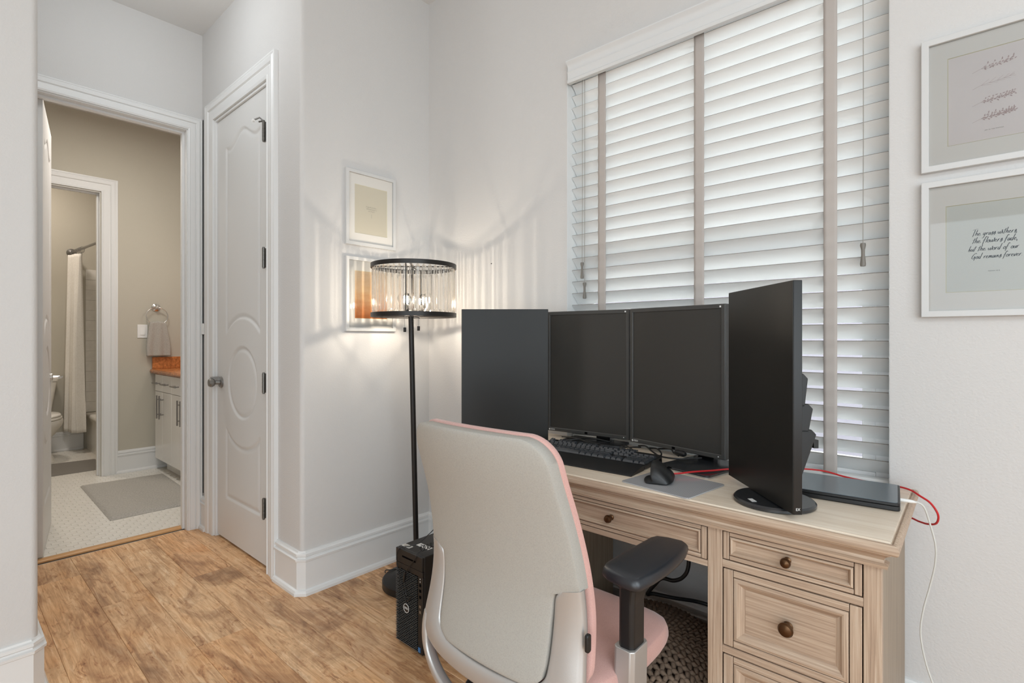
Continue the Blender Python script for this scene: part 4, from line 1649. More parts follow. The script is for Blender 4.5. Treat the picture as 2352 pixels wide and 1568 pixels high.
runs = [[(-1.24, 1.66, 0), (-1.18, 1.64, .006), (-1.10, 1.66, .004), (-1.02, 1.64, .009), (-0.95, 1.66, .004), (-0.90, 1.70, 0)],
        [(-1.26, 1.73, 0), (-1.17, 1.70, .010), (-1.08, 1.66, .012), (-0.98, 1.68, .006), (-0.92, 1.76, 0)],
        [(-1.22, 1.63, 0), (-1.15, 1.68, .012), (-1.12, 1.74, .010), (-1.05, 1.77, 0)],
        [(-1.00, 1.76, 0), (-0.95, 1.70, .012), (-0.90, 1.66, .010), (-0.86, 1.63, .004), (-0.80, 1.64, .004)],
        [(-0.94, 1.78, 0), (-0.88, 1.72, .016), (-0.82, 1.66, .012), (-0.77, 1.62, .012), (-0.71, 1.63, .012), (-0.66, 1.68, .014)],
        [(-0.89, 1.77, 0), (-0.84, 1.73, .010), (-0.80, 1.68, .006), (-0.79, 1.63, .004)],
        [(-0.86, 1.78, 0), (-0.80, 1.75, .012), (-0.76, 1.69, .014), (-0.73, 1.66, .014)]]
for rn in runs:
    cable('monitor_cable', [(x, y, DZT + 0.0062 + z) for x, y, z in rn], 0.0028, M['blackc'], lb_, 'cable', bg_)
fb = MB()
fb.tube([(-0.745, 1.668, 0.789), (-0.738, 1.666, 0.789), (-0.712, 1.660, 0.789), (-0.705, 1.658, 0.789)], [0.006, 0.0095, 0.0095, 0.006], 14)
fbo = tag(fb.build('ferrite_core', M['blackc'], None), 'stubby black ferrite core lying by the right-hand middle monitor foot', 'cable part')
# thick power cable under the desk
cable('power_cable', [(-0.655, 1.60, 0.595), (-0.669, 1.60, 0.54), (-0.671, 1.60, 0.45), (-0.688, 1.60, 0.41), (-0.72, 1.60, 0.388), (-0.76, 1.60, 0.383), (-0.785, 1.60, 0.355), (-0.812, 1.60, 0.315), (-0.80, 1.62, 0.312), (-0.75, 1.66, 0.30), (-0.68, 1.72, 0.285), (-0.60, 1.745, 0.27), (-0.53, 1.76, 0.262)],
      0.0062, M['blackc'], 'thick black power cable sagging in the desk knee-hole', n=10)

# ------------------------------------------------------------------ knitted pouf under the desk
pf = thing('knitted_pouf', (-0.775, 1.475, 0), 'taupe chunky knitted pouf pushed under the desk', 'pouf')
m = MB()
PR, PH = 0.262, 0.262
def pprof(s_):
    """s 0..1 from top centre to floor: radius, height"""
    if s_ < 0.45:
        q = s_ / 0.45
        return (0.80 * PR * q, PH - 0.020 * q ** 3)
    q = (s_ - 0.45) / 0.55
    a_ = q * pi
    return (PR * (0.80 + 0.20 * sin(a_) - 0.08 * q), PH - 0.020 - (PH - 0.045) * (0.5 - 0.5 * cos(a_)))
m.grid(40, 26, lambda i, j: (-0.775 + (pprof(j / 25)[0] - 0.012) * cos(2 * pi * i / 40), 1.475 + max(0, pprof(j / 25)[0] - 0.012) * sin(2 * pi * i / 40), max(0.004, pprof(j / 25)[1] - 0.010)), closed_u=True)
m.build('core', M['knit'], pf, smooth=60)
m = MB()
def pp(s_, a_, lift=0.0):
    r0, z0_ = pprof(s_)
    r1, z1_ = pprof(min(1, s_ + .01))
    t_ = Vector((r1 - r0, z1_ - z0_)).normalized()
    nn = Vector((-t_.y, t_.x))
    if nn.y < 0 and s_ < .4:
        nn = -nn
    if s_ >= .4 and nn.x < 0:
        nn = -nn
    r0 += nn.x * lift
    z0_ += nn.y * lift
    return Vector((-0.775 + r0 * cos(a_), 1.475 + r0 * sin(a_), z0_))
NR = 24
for ri in range(1, NR):
    s0 = ri / NR
    R0 = pprof(s0)[0]
    nst = max(6, int(2 * pi * R0 / 0.034))
    for k in range(nst):
        a0 = 2 * pi * (k + 0.5 * (ri % 2) * 0) / nst
        da = 2 * pi / nst
        for sd in (-1, 1):
            p0 = pp(max(0.01, s0 - 0.024), a0 + sd * da * 0.42, 0.000)
            p1 = pp(s0, a0 + sd * da * 0.27, 0.007)
            p2 = pp(min(0.99, s0 + 0.026), a0 + sd * da * 0.06, 0.002)
            if p2.z < 0.01:
                continue
            m.tube([p0, p1, p2], [0.0058, 0.0078, 0.0052], 6)
kn = m.build('knitted_cover', M['knit'], pf, smooth=70)
kn['kind'] = 'stuff'

# ------------------------------------------------------------------ computer tower
pc = thing('computer_tower', (-1.579, 1.41, 0), 'black desktop computer tower standing on the floor left of the desk', 'computer')
X0, X1, Y0, Y1, ZT_ = -1.661, -1.499, 1.195, 1.610, 0.368
m = MB()
m.prism(rrect(X0, X1, Y0 + 0.010, Y1, 0.004, 3), 0.006, ZT_)
m.build('case', M['bezel2'], pc, bevel=0.003)
m = MB()
m.box(X0 + 0.001, X1 - 0.001, Y0 + 0.0, Y0 + 0.010, ZT_ - 0.052, ZT_ - 0.001)
m.box(X0 + 0.001, X1 - 0.001, Y0 + 0.001, Y0 + 0.010, ZT_ - 0.074, ZT_ - 0.0535)
m.box(X1 - 0.028, X1 - 0.001, Y0 + 0.002, Y0 + 0.010, 0.010, ZT_ - 0.075)
m.build('front_panel', M['blackp'], pc, bevel=0.001)
m = MB()
m.box(X0 + 0.04, X1 - 0.04, Y0 - 0.0006, Y0 + 0.001, ZT_ - 0.028, ZT_ - 0.022)
m.build('drive_slot', M['ink'], pc)
m = MB()
z_ = 0.014
ri = 0
while z_ < ZT_ - 0.080:
    m.add([(X0 - 0.001, Y0 + 0.008, z_ - .001), (X1 - 0.030, Y0 + 0.008, z_ - .001), (X1 - 0.030, Y0 + 0.000, z_ + .0024), (X0 - 0.001, Y0 + 0.000, z_ + .0024),
           (X0 - 0.001, Y0 + 0.009, z_ + .001), (X1 - 0.030, Y0 + 0.009, z_ + .001), (X1 - 0.030, Y0 + 0.001, z_ + .0042), (X0 - 0.001, Y0 + 0.001, z_ + .0042)],
          [(0, 1, 2, 3), (7, 6, 5, 4), (3, 2, 6, 7), (0, 3, 7, 4), (1, 5, 6, 2), (0, 4, 5, 1)])
    for q in range(7):
        xx = X0 + 0.004 + q * 0.021 + (0.0105 if ri % 2 else 0)
        if xx < X1 - 0.032:
            m.box(xx, xx + 0.002, Y0 + 0.002, Y0 + 0.009, z_, z_ + 0.0068)
    z_ += 0.0068
    ri += 1
g = m.build('grille', M['bezel'], pc, smooth=0)
g['kind'] = 'stuff'
m = MB()
lc_ = (-1.592, Y0 - 0.002, 0.155)
m.lathe([(0.0150, 0.0), (0.0150, -0.0015), (0.0168, -0.0015), (0.0168, 0.0)], lc_, 36, 'y')
m.build('logo_ring', M['sticker'], pc)
m = MB()
m.lathe([(0, 0.003), (0.0150, 0.003), (0.0150, -0.0003), (0, -0.0003)], lc_, 36, 'y')
m.build('logo_disc', M['blackp'], pc)
text_mesh('logo', 'DELL', 0.0108, M['sticker'], pc, Matrix.Translation((lc_[0], lc_[1] - 0.0006, lc_[2])) @ Matrix.Rotation(pi / 2, 4, 'X'), extrude=0.0004)
for zz in (0.285, 0.275):
    m = MB()
    m.box(X1 - 0.017, X1 - 0.0135, Y0 + 0.0012, Y0 + 0.003, zz, zz + 0.0035)
    m.build('port_icon', M['sticker'], pc, smooth=0)
for zz in (0.258, 0.238, 0.215, 0.180, 0.160):
    m = MB()
    m.box(X1 - 0.020, X1 - 0.010, Y0 + 0.0012, Y0 + 0.003, zz, zz + 0.010)
    m.build('port', M['nickel'] if zz < 0.2 else M['ink'], pc, smooth=0)
m = MB()
m.box(X1 - 0.026, X1 - 0.013, Y0 + 0.0005, Y0 + 0.0025, 0.016, 0.034)
m.build('badge', plain('badge_blue', srgb(60, 110, 160), 0.4), pc, smooth=0)
m = MB()
m.box(-1.656, -1.608, 1.217, 1.238, ZT_ + 0.0002, ZT_ + 0.0006)
m.build('sticker', M['sticker'], pc, smooth=0)
m = MB()
m.box(-1.615, -1.542, 1.256, 1.280, ZT_ + 0.0002, ZT_ + 0.0006)
m.build('sticker', M['sticker'], pc, smooth=0)
text_mesh('sticker_text', 'MS7', 0.014, M['ink'], pc, Matrix.Translation((-1.590, 1.268, ZT_ + 0.0009)))
m = MB()
for q in range(9):
    m.box(-1.650 + q * 0.0042, -1.6482 + q * 0.0042 + (0.001 if q % 3 else 0), 1.221, 1.234, ZT_ + 0.0006, ZT_ + 0.0009)
m.build('barcode', M['inkgrey'], pc, smooth=0)
for (xx, yy) in ((X0 + .02, Y0 + .03), (X1 - .02, Y0 + .03), (X0 + .02, Y1 - .03), (X1 - .02, Y1 - .03)):
    m = MB()
    m.lathe([(0, 0), (0.008, 0), (0.009, 0.007), (0, 0.007)], (xx, yy, 0), 12)
    m.build('foot', M['blackc'], pc)
# thin cable and coiled cable over the tower
cable('audio_cable', [(-1.515, 1.36, 0.50), (-1.545, 1.33, 0.46), (-1.572, 1.29, 0.415), (-1.592, 1.25, 0.383), (-1.615, 1.225, 0.373), (-1.635, 1.197, 0.370), (-1.644, 1.188, 0.345), (-1.640, 1.188, 0.30), (-1.615, 1.188, 0.24), (-1.598, 1.188, 0.20), (-1.585, 1.190, 0.185), (-1.565, 1.190, 0.20)],
      0.0016, M['blackc'], 'thin black cable draped over the front of the computer tower')
m = MB()
pts = []
A_, B_ = Vector((-1.538, 1.215, 0.384)), Vector((-1.512, 1.40, 0.400))
for k in range(221):
    t_ = k / 220
    c_ = A_.lerp(B_, t_)
    a_ = t_ * 2 * pi * 13
    pts.append(c_ + Vector((0.0085 * cos(a_), 0.002 * sin(a_), 0.0085 * sin(a_))))
m.tube(pts, 0.0016, 6)
m.tube(spline([pts[0], (-1.533, 1.198, 0.374), (-1.537, 1.190, 0.355), (-1.565, 1.188, 0.325), (-1.585, 1.188, 0.300), (-1.592, 1.188, 0.28), (-1.594, 1.188, 0.25), (-1.588, 1.188, 0.215), (-1.570, 1.189, 0.203), (-1.552, 1.190, 0.215)], 8), 0.0016, 6)
m.tube([(-1.586, 1.184, 0.297), (-1.590, 1.184, 0.290), (-1.594, 1.184, 0.262), (-1.595, 1.184, 0.255)], [0.002, 0.0045, 0.0045, 0.002], 8)
tag(m.build('coiled_cable', M['blackc'], None), 'black coiled cable lying across the top of the computer tower', 'cable')

# ------------------------------------------------------------------ floor lamp
LX, LY = -1.985, 1.535
lamp = thing('floor_lamp', (LX, LY, 0), 'black floor lamp with a lit crystal drum shade in the corner', 'floor lamp')
m = MB()
m.lathe([(0, 0.0), (0.146, 0.0), (0.150, 0.004), (0.150, 0.034), (0.144, 0.040), (0.120, 0.044), (0.060, 0.062), (0.022, 0.070), (0.0, 0.070)], (LX, LY, 0), 56)
m.build('base', M['lampblk'], lamp)
TX, TY = LX + 0.000, LY - 0.012
m = MB()
m.tube([(LX + 0.012, LY + 0.004, 0.062), (TX - 0.012, TY, 1.29)], 0.0125, 20)
m.build('pole', M['lampblk'], lamp)
SX_, SY_ = -1.9745, 1.524
DR, DZ0, DZ1_ = 0.200, 1.271, 1.520
def hoop(z0_, z1_, name):
    m = MB()
    n = 72
    rings = []
    for rr_, zz_ in ((DR, z0_), (DR, z1_), (DR - 0.004, z1_), (DR - 0.004, z0_)):
        rings.append([(SX_ + rr_ * cos(2 * pi * k / n), SY_ + rr_ * sin(2 * pi * k / n), zz_) for k in range(n)])
    m.rings(rings, loop=True)
    return m.build(name, M['lampblk'], lamp, bevel=0.0006, seg=1)
hoop(DZ0, DZ0 + 0.020, 'shade_hoop')
hoop(DZ1_ - 0.020, DZ1_, 'shade_hoop')
m = MB()
for z_ in (DZ0 + 0.006, DZ1_ - 0.008):
    for k in range(4):
        a_ = radians(45 + 90 * k)
        m.tube([(TX, TY, z_), (SX_ + (DR - 0.003) * cos(a_), SY_ + (DR - 0.003) * sin(a_), z_)], 0.003, 8)
for a_ in (radians(-48), radians(132)):
    m.tube([(SX_ + (DR - 0.006) * cos(a_), SY_ + (DR - 0.006) * sin(a_), DZ0 + .01), (SX_ + (DR - 0.006) * cos(a_), SY_ + (DR - 0.006) * sin(a_), DZ1_ - .01)], 0.0025, 8)
m.tube([(TX, TY, 1.27), (TX, TY, DZ1_ - 0.004)], 0.006, 12)
m.build('shade_spider', M['lampblk'], lamp)
# crystals
NCR = 44
cr0 = None
for k in range(NCR):
    a_ = 2 * pi * k / NCR
    if cr0 is None:
        b = MB()
        wd, dp = 0.0112, 0.0045
        def sec6(s_, z_):
            return [(dp * s_, -wd * .5 * s_, z_), (dp * s_, wd * .5 * s_, z_), (0, wd * s_, z_), (-dp * s_, wd * .5 * s_, z_), (-dp * s_, -wd * .5 * s_, z_), (0, -wd * s_, z_)]
        b.rings([sec6(.25, -0.105), sec6(1, -0.093), sec6(1, 0.093), sec6(.25, 0.105)])
        cr0 = b.build('crystal', M['crystal'], lamp, smooth=0, local=True)
        o = cr0
    else:
        o = linkcopy(cr0, lamp)
    o.location = (SX_ + (DR - 0.010) * cos(a_) - LX, SY_ + (DR - 0.010) * sin(a_) - LY, (DZ0 + DZ1_) / 2)
    o.rotation_euler = (0, 0, a_)
for k in range(3):
    a_ = radians(-70 + 120 * k)
    bx_, by_ = TX + 0.050 * cos(a_), TY + 0.050 * sin(a_)
    m = MB()
    m.tube([(TX, TY, 1.300), (bx_, by_, 1.300)], 0.0045, 8)
    m.lathe([(0, 0), (0.012, 0), (0.012, 0.030), (0.0, 0.030)], (bx_, by_, 1.298), 14)
    so = m.build('bulb_socket', M['lampblk'], lamp)
    m = MB()
    m.lathe([(0.0, 0.0), (0.009, 0.002), (0.014, 0.014), (0.019, 0.030), (0.018, 0.042), (0.010, 0.052), (0.0, 0.055)], (bx_, by_, 1.3282), 16)
    bu = m.build('bulb', M['bulbglass'], so)
    m = MB()
    m.lathe([(0.0, 0.008), (0.003, 0.010), (0.0042, 0.020), (0.003, 0.034), (0.0, 0.036)], (bx_, by_, 1.3282), 10)
    m.build('filament', M['bulb'], so)
for sx_, dz in ((-0.029, 0.0), (0.035, 0.006)):
    rx_, ry_ = 0.7478 * sx_, 0.6639 * sx_
    cx_, cy_ = TX + rx_ + 0.035, TY + ry_ - 0.035
    m = MB()
    zt3 = 1.30
    zb3 = 1.222 + dz
    m.tube([(cx_, cy_, zt3), (cx_, cy_, zb3)], 0.0009, 6)
    q = zt3
    while q > zb3:
        m.lathe([(0, -.0013), (.0013, -.0006), (.0013, .0006), (0, .0013)], (cx_, cy_, q), 6)
        q -= 0.0042
    pcn = m.build('pull_chain', M['nickel'], lamp)
    m = MB()
    m.lathe([(0, 0), (0.0058, 0), (0.0065, -0.002), (0.0065, -0.019), (0.0058, -0.021), (0, -0.021)], (cx_, cy_, zb3), 14)
    m.build('pull_knob', M['lampblk'], pcn)
cable('lamp_cord', [(-2.115, 1.46, 0.040), (-2.13, 1.475, 0.043), (-2.10, 1.50, 0.047), (-2.03, 1.66, 0.047), (-1.98, 1.74, 0.02), (-1.95, 1.80, 0.006)], 0.0025, M['blackc'], 'black lamp cord lying over the round lamp base')
m = MB()
m.box(-2.245, -2.125, 1.62, 1.80, 0.0004, 0.004)
for q in range(7):
    m.box(-2.240, -2.130, 1.63 + q * 0.024, 1.642 + q * 0.024, 0.004, 0.0055)
tag(m.build('floor_vent', plain('vent_grey', srgb(176, 176, 170), 0.5), None), 'flat pale grey floor vent in the corner behind the lamp base', 'floor vent')

# ------------------------------------------------------------------ pictures
GLY = {
    'T': ([[(0.1, 2.5), (.9, 2.7), (1.9, 2.9)], [(1.0, 2.6), (.7, 1.2), (0.35, -0.4)]], 1.15),
    'h': ([[(0.6, 2.5), (.3, 1.2), (0, 0)], [(0.1, .4), (0.5, 1.0), (0.7, .8), (.6, .1), (.9, .1)]], 1.0),
    'e': ([[(0, .4), (.45, .65), (.4, 1), (.1, .8), (.02, .2), (.4, 0), (.85, .35)]], .85),
    'g': ([[(.6, .9), (.25, .95), (0, .4), (.2, .1), (.6, .7)], [(.75, 1.1), (.5, 0), (.1, -1.2), (-.3, -1.1)]], .95),
    'r': ([[(0.15, 1), (0, 0)], [(0.08, .4), (.4, 1), (.75, .95)]], .75),
    'a': ([[(.6, .9), (.25, .95), (0, .3), (.2, 0), (.6, .7)], [(.68, 1), (.55, .1), (.85, .2)]], .85),
    's': ([[(0, .1), (.5, 1.2), (.5, .5), (.25, -.25), (-.05, -.15)], [(.4, .15), (.85, .4)]], .7),
    'w': ([[(0, .95), (.05, .1), (.4, .2), (.65, .95), (.6, .1), (.95, .2), (1.3, 1.5), (1.1, 1.3)]], 1.35),
    'i': ([[(.12, 1), (0, .1), (.35, .2)]], .42),
    't': ([[(.6, 2.1), (.3, 1.0), (0, -.2)], [(-.2, 1.3), (.8, 1.55)]], .62),
    'f': ([[(1.0, 2.1), (.75, 2.4), (.35, 1.4), (-.2, -.9)], [(-.15, .9), (.7, 1.15)]], .75),
    'l': ([[(.6, 2.3), (.3, 1.1), (.02, 0)]], .5),
    'o': ([[(.4, 1), (.05, .7), (0, .1), (.4, 0), (.6, .6), (.35, 1), (.8, .85)]], .82),
    'd': ([[(.6, .9), (.25, .95), (0, .3), (.2, 0), (.6, .6)], [(1.15, 2.5), (.8, 1.1), (.45, -.2)]], .98),
    'b': ([[(.6, 2.4), (0, 0)], [(.05, .3), (.45, .8), (.5, .15), (.1, -.15)]], .85),
    'u': ([[(.1, 1), (0, .1), (.35, .1), (.62, .95)], [(.68, 1), (.55, .1), (.8, .2)]], .85),
    'G': ([[(1.5, 2.1), (1.1, 2.4), (.35, 1.5), (0, .4), (.4, 0), (1.0, .95), (.6, .9)], [(1.1, .95), (.75, -.8)]], 1.4),
    'm': ([[(.12, 1), (0, 0)], [(.05, .4), (.4, 1), (.42, 0)], [(.45, .4), (.85, 1), (.82, .1), (1.15, .2)]], 1.2),
    'n': ([[(.12, 1), (0, 0)], [(.05, .4), (.45, 1), (.48, .1), (.8, .2)]], .86),
    'v': ([[(0, 1), (.15, 0), (.65, 1.2)]], .72),
    ',': ([[(.12, .1), (-.1, -.5)]], .4),
    '.': ([[(0, .1), (.1, 0)]], .4),
    ' ': ([], .75)}


def script(m, body, ox, oz, unit, P, thick=0.11):
    x = 0
    for chh in body:
        st, adv = GLY[chh]
        for s_ in st:
            pts_ = spline([(a + 0.12 * b_, b_, 0) for a, b_ in s_], 5)
            n = len(pts_)
            L, R_ = [], []
            for i, p_ in enumerate(pts_):
                d_ = (pts_[min(i + 1, n - 1)] - pts_[max(i - 1, 0)]).normalized()
                nn = Vector((-d_.y, d_.x, 0))
                wgt = thick * (0.35 + 0.9 * abs(d_.y)) * (0.55 if i in (0, n - 1) else 1)
                L.append(p_ + nn * wgt)
                R_.append(p_ - nn * wgt)
            vs = [P(ox + (x + q.x) * unit, oz + q.y * unit) for pr in zip(L, R_) for q in pr]
            m.add(vs, [(2 * i, 2 * i + 1, 2 * i + 3, 2 * i + 2) for i in range(n - 1)])
        x += adv
    return x * unit


def swidth(body, unit):
    return sum(GLY[c_][1] for c_ in body) * unit


def picture(name, wall, plane, a0, a1, z0, z1, o0, o1, oz0, oz1, prn, label, group, fw=0.017, fd=0.020):
    """frame on a wall; wall 'y' faces -y, wall 'x' faces +x. a runs to the viewer's right."""
    def P(a, z, d):
        return (a, plane - d, z) if wall == 'y' else (plane + d, a, z)
    ca = (a0 + a1) / 2
    t = thing(name, P(ca, z0, 0.0), label, 'picture', group)
    m = MB()
    def rr(o, d):
        return [P(a0 + o, z0 + o, d), P(a1 - o, z0 + o, d), P(a1 - o, z1 - o, d), P(a0 + o, z1 - o, d)]
    m.rings([rr(0, 0.0005), rr(0, fd - 0.001), rr(0.001, fd), rr(fw - 0.001, fd), rr(fw, fd - 0.001), rr(fw, 0.006)], cap=False)
    m.build('frame', M['frame'], t, smooth=20)
    m = MB()
    def r4(b0, b1, c0, c1, d):
        return [P(b0, c0, d), P(b1, c0, d), P(b1, c1, d), P(b0, c1, d)]
    e = fw - 0.001
    m.rings([r4(a0 + e, a1 - e, z0 + e, z1 - e, 0.0065), r4(a0 + e, a1 - e, z0 + e, z1 - e, 0.0085), r4(o0, o1, oz0, oz1, 0.0085)], cap=False)
    m.build('mat_board', M['mat'], t, smooth=0)
    m = MB()
    m.rings([r4(o0, o1, oz0, oz1, 0.0086), r4(o0 + .0016, o1 - .0016, oz0 + .0016, oz1 - .0016, 0.0070)], cap=False)
    m.build('mat_bevel', M['matcut'], t, smooth=0)
    m = MB()
    m.add(r4(o0 + .001, o1 - .001, oz0 + .001, oz1 - .001, 0.0070), [(0, 1, 2, 3)])
    m.add(r4(a0 + e, a1 - e, z0 + e, z1 - e, 0.0012), [(3, 2, 1, 0)])
    pr = m.build('print', prn, t, smooth=0)
    m = MB()
    m.add(r4(a0 + e, a1 - e, z0 + e, z1 - e, 0.0125), [(0, 1, 2, 3)])
    m.build('glazing', M['glaze'], t, smooth=0)
    return t, pr, (lambda a, z: P(a, z, 0.0073))


gR = 'framed prints right of the window'
tA, prA, PA = picture('picture_frame', 'y', YW, -0.1045, 0.197, 1.635, 2.003, -0.048, 0.140, 1.700, 1.941, M['print_blush'],
                      'white framed print of four mauve sprigs right of the window', gR)
rs = random.Random(5)
m = MB()
def sprig(zc_, leaves, size):
    L = 0.082
    x0_ = 0.003
    pts_ = spline([(x0_, zc_ - 0.009), (x0_ + L * .25, zc_ - 0.0015), (x0_ + L * .55, zc_ + 0.001), (x0_ + L * .8, zc_ + 0.004), (x0_ + L, zc_ + 0.009)] and
                  [(x0_, zc_ - 0.009, 0), (x0_ + L * .25, zc_ - 0.0015, 0), (x0_ + L * .55, zc_ + 0.001, 0), (x0_ + L * .8, zc_ + 0.004, 0), (x0_ + L, zc_ + 0.009, 0)], 8)
    def ribbon(pts__, w_):
        n = len(pts__)
        vs = []
        for i, p_ in enumerate(pts__):
            d_ = (pts__[min(i + 1, n - 1)] - pts__[max(i - 1, 0)]).normalized()
            nn = Vector((-d_.y, d_.x, 0)) * w_
            for q in (p_ + nn, p_ - nn):
                vs.append(PA(q.x, q.y))
        m.add(vs, [(2 * i, 2 * i + 1, 2 * i + 3, 2 * i + 2) for i in range(n - 1)])
    ribbon(pts_, 0.00028)
    def leaf(p_, ang, ln, wd_):
        u_ = Vector((cos(ang), sin(ang), 0))
        v_ = Vector((-u_.y, u_.x, 0))
        poly = [p_, p_ + u_ * ln * .3 + v_ * wd_, p_ + u_ * ln * .65 + v_ * wd_ * .8, p_ + u_ * ln, p_ + u_ * ln * .65 - v_ * wd_ * .8, p_ + u_ * ln * .3 - v_ * wd_]
        lift = rs.uniform(0.0001, 0.0006)
        m.add([(lambda w_: (w_[0], w_[1] - lift, w_[2]))(PA(q.x, q.y)) for q in poly], [tuple(range(6))])
    N_ = len(pts_)
    for side in (-1, 1):
        for k in range(5):
            i = int(N_ * (0.22 + 0.15 * k))
            if i >= N_ - 1:
                continue
            p_ = pts_[i]
            ang = 0.25 + side * 0.42
            ln = 0.020 * (1 - 0.1 * k)
            br = [p_ + Vector((cos(ang), sin(ang), 0)) * ln * q for q in (0, .5, 1)]
            ribbon(br, 0.0002)
            for q in range(leaves):
                t_ = (q + 0.6) / max(1, leaves)
                pp_ = p_ + Vector((cos(ang), sin(ang), 0)) * ln * t_
                leaf(pp_, ang + (0.7 if q % 2 else -0.6), size * rs.uniform(.75, 1.2), size * 0.2)
    if leaves:
        for k in range(leaves * 5):
            i = int(N_ * (0.3 + 0.68 * k / (leaves * 5)))
            leaf(pts_[min(i, N_ - 1)], 0.3 + (0.75 if k % 2 else -0.65), size * .9, size * 0.18)
sprig(1.893, 2, 0.0062)
sprig(1.849, 0, 0.004)
sprig(1.804, 3, 0.0060)
sprig(1.760, 4, 0.0062)
m.build('sprig_drawing', M['mauve'], prA, smooth=0)
text_mesh('caption', 'JOY IN THE WAITING', 0.0030, M['inkgrey'], prA, Matrix.Translation((0.046, YW - 0.0074, 1.7255)) @ Matrix.Rotation(pi / 2, 4, 'X'), spacing=1.3)
tB, prB, PB = picture('picture_frame', 'y', YW, -0.1045, 0.197, 1.232, 1.608, -0.052, 0.144, 1.298, 1.536, M['print_sage'],
                      'white framed print of black handwritten verse right of the window', gR)
m = MB()
un = 0.0059
for line, zz, xs_, xe_ in (('The grass withers,', 1.4475, 0.0015, 0.0905), ('the flowers fade,', 1.4275, 0.0035, 0.0915), ('but the word of our', 1.4065, -0.005, 0.093), ('God remains forever.', 1.3860, 0.0015, 0.100)):
    uu = (xe_ - xs_) / swidth(line, 1.0)
    def PBs(a, z, zz=zz, uu=uu):
        return PB(a, zz + (z - zz) * 1.0)
    script(m, line, xs_, zz, uu, PBs, 0.10)
m.build('verse', M['ink'], prB, smooth=0)
text_mesh('verse_reference', 'ISAIAH 40:8', 0.0036, M['ink'], prB, Matrix.Translation((0.0455, YW - 0.0074, 1.3515)) @ Matrix.Rotation(pi / 2, 4, 'X'), spacing=1.25)

gL = 'framed prints on the lamp wall'
tC, prC, PC_ = picture('picture_frame', 'x', XL, 1.341, 1.631, 1.632, 2.004, 1.394, 1.583, 1.695, 1.936, M['print_beige'],
                       'white framed beige print with tiny script above the amber print', gL)
m = MB()
for line, zz, yc_ in (('the grass withers the flowers', 1.832, 1.488), ('and the word remains over us', 1.822, 1.49), ('and to the garden', 1.812, 1.49)):
    uu = 0.00255
    wln = swidth(line, uu)
    script(m, line, yc_ - wln / 2, zz, uu, PC_, 0.07)
mm_ = MB()
for k in range(4):
    pass
m.box(XL + 0.0072, XL + 0.0074, 1.4895, 1.4903, 1.780, 1.800)
m.build('script_lines', M['inkgrey'], prC, smooth=0)
tD, prD, PD_ = picture('picture_frame', 'x', XL, 1.341, 1.631, 1.207, 1.574, 1.394, 1.583, 1.270, 1.508, M['print_amber'],
                       'white framed amber and brown print behind the crystal lamp shade', gL)
# small nail left in the window wall, cord clip in the hall corner
m = MB()
m.lathe([(0, 0), (0.0022, 0), (0.0022, -0.004), (0, -0.004)], (-1.795, YW, 1.545), 8, 'y')
tag(m.build('wall_nail', M['ink'], None), 'tiny dark nail head in the bare wall between lamp and window', 'nail')
m = MB()
m.box(XB + 0.026, XB + 0.042, YC - 0.012, YC - 0.0005, 1.195, 1.262)
m.box(XB + 0.024, XB + 0.044, YC - 0.015, YC - 0.0005, 1.195, 1.205)
tag(m.build('latch_clip', M['white'], None, bevel=0.001), 'small white plastic clip in the corner between the two door frames', 'clip')
m = MB()
m.tube([(XB + 0.024, YC - 0.003, 0.215), (XB + 0.024, YC - 0.003, 2.52)], 0.0022, 6)
tag(m.build('corner_wire', M['blackc'], None), 'thin dark wire running up the corner between the two door frames', 'wire')

# ------------------------------------------------------------------ bathroom
# bath mats
def rug(name, pts, mat, label, z1, wav=0.0):
    m = MB()
    (ax, ay), (bx, by), (cx_, cy_), (dx_, dy_) = pts
    nu, nv = 60, 60
    def fn(i, j):
        u_, v_ = i / (nu - 1), j / (nv - 1)
        x = (1 - u_) * (1 - v_) * ax + u_ * (1 - v_) * bx + u_ * v_ * cx_ + (1 - u_) * v_ * dx_
        y = (1 - u_) * (1 - v_) * ay + u_ * (1 - v_) * by + u_ * v_ * cy_ + (1 - u_) * v_ * dy_
        e = min(u_, 1 - u_, v_, 1 - v_)
        z = z1 * min(1, 0.45 + e * 14) + wav * (0.5 * sin(u_ * 190) * (1 if e > .02 else 0) + 0.4 * sin(v_ * 9 + u_ * 3))
        if e == 0:
            z = 0.0022
        x += wav * 1.2 * sin(v_ * 31)
        y += wav * 1.2 * sin(u_ * 27)
        return (x, y, z)
    m.grid(nu, nv, fn)
    o = m.build(name, mat, None, smooth=80)
    return tag(o, label, 'bath mat')


rug('bath_mat', [(-4.12, 0.765), (-4.12, 1.30), (-5.20, 1.33), (-5.25, 0.785)], M['rugbath'], 'light grey ribbed bath mat on the tiles before the vanity', 0.016, 0.0016)
rug('bath_mat', [(-5.80, 0.665), (-5.80, 1.06), (-6.32, 1.06), (-6.37, 0.63)], M['rugdark'], 'dark grey flat bath mat in front of the toilet and tub', 0.010)
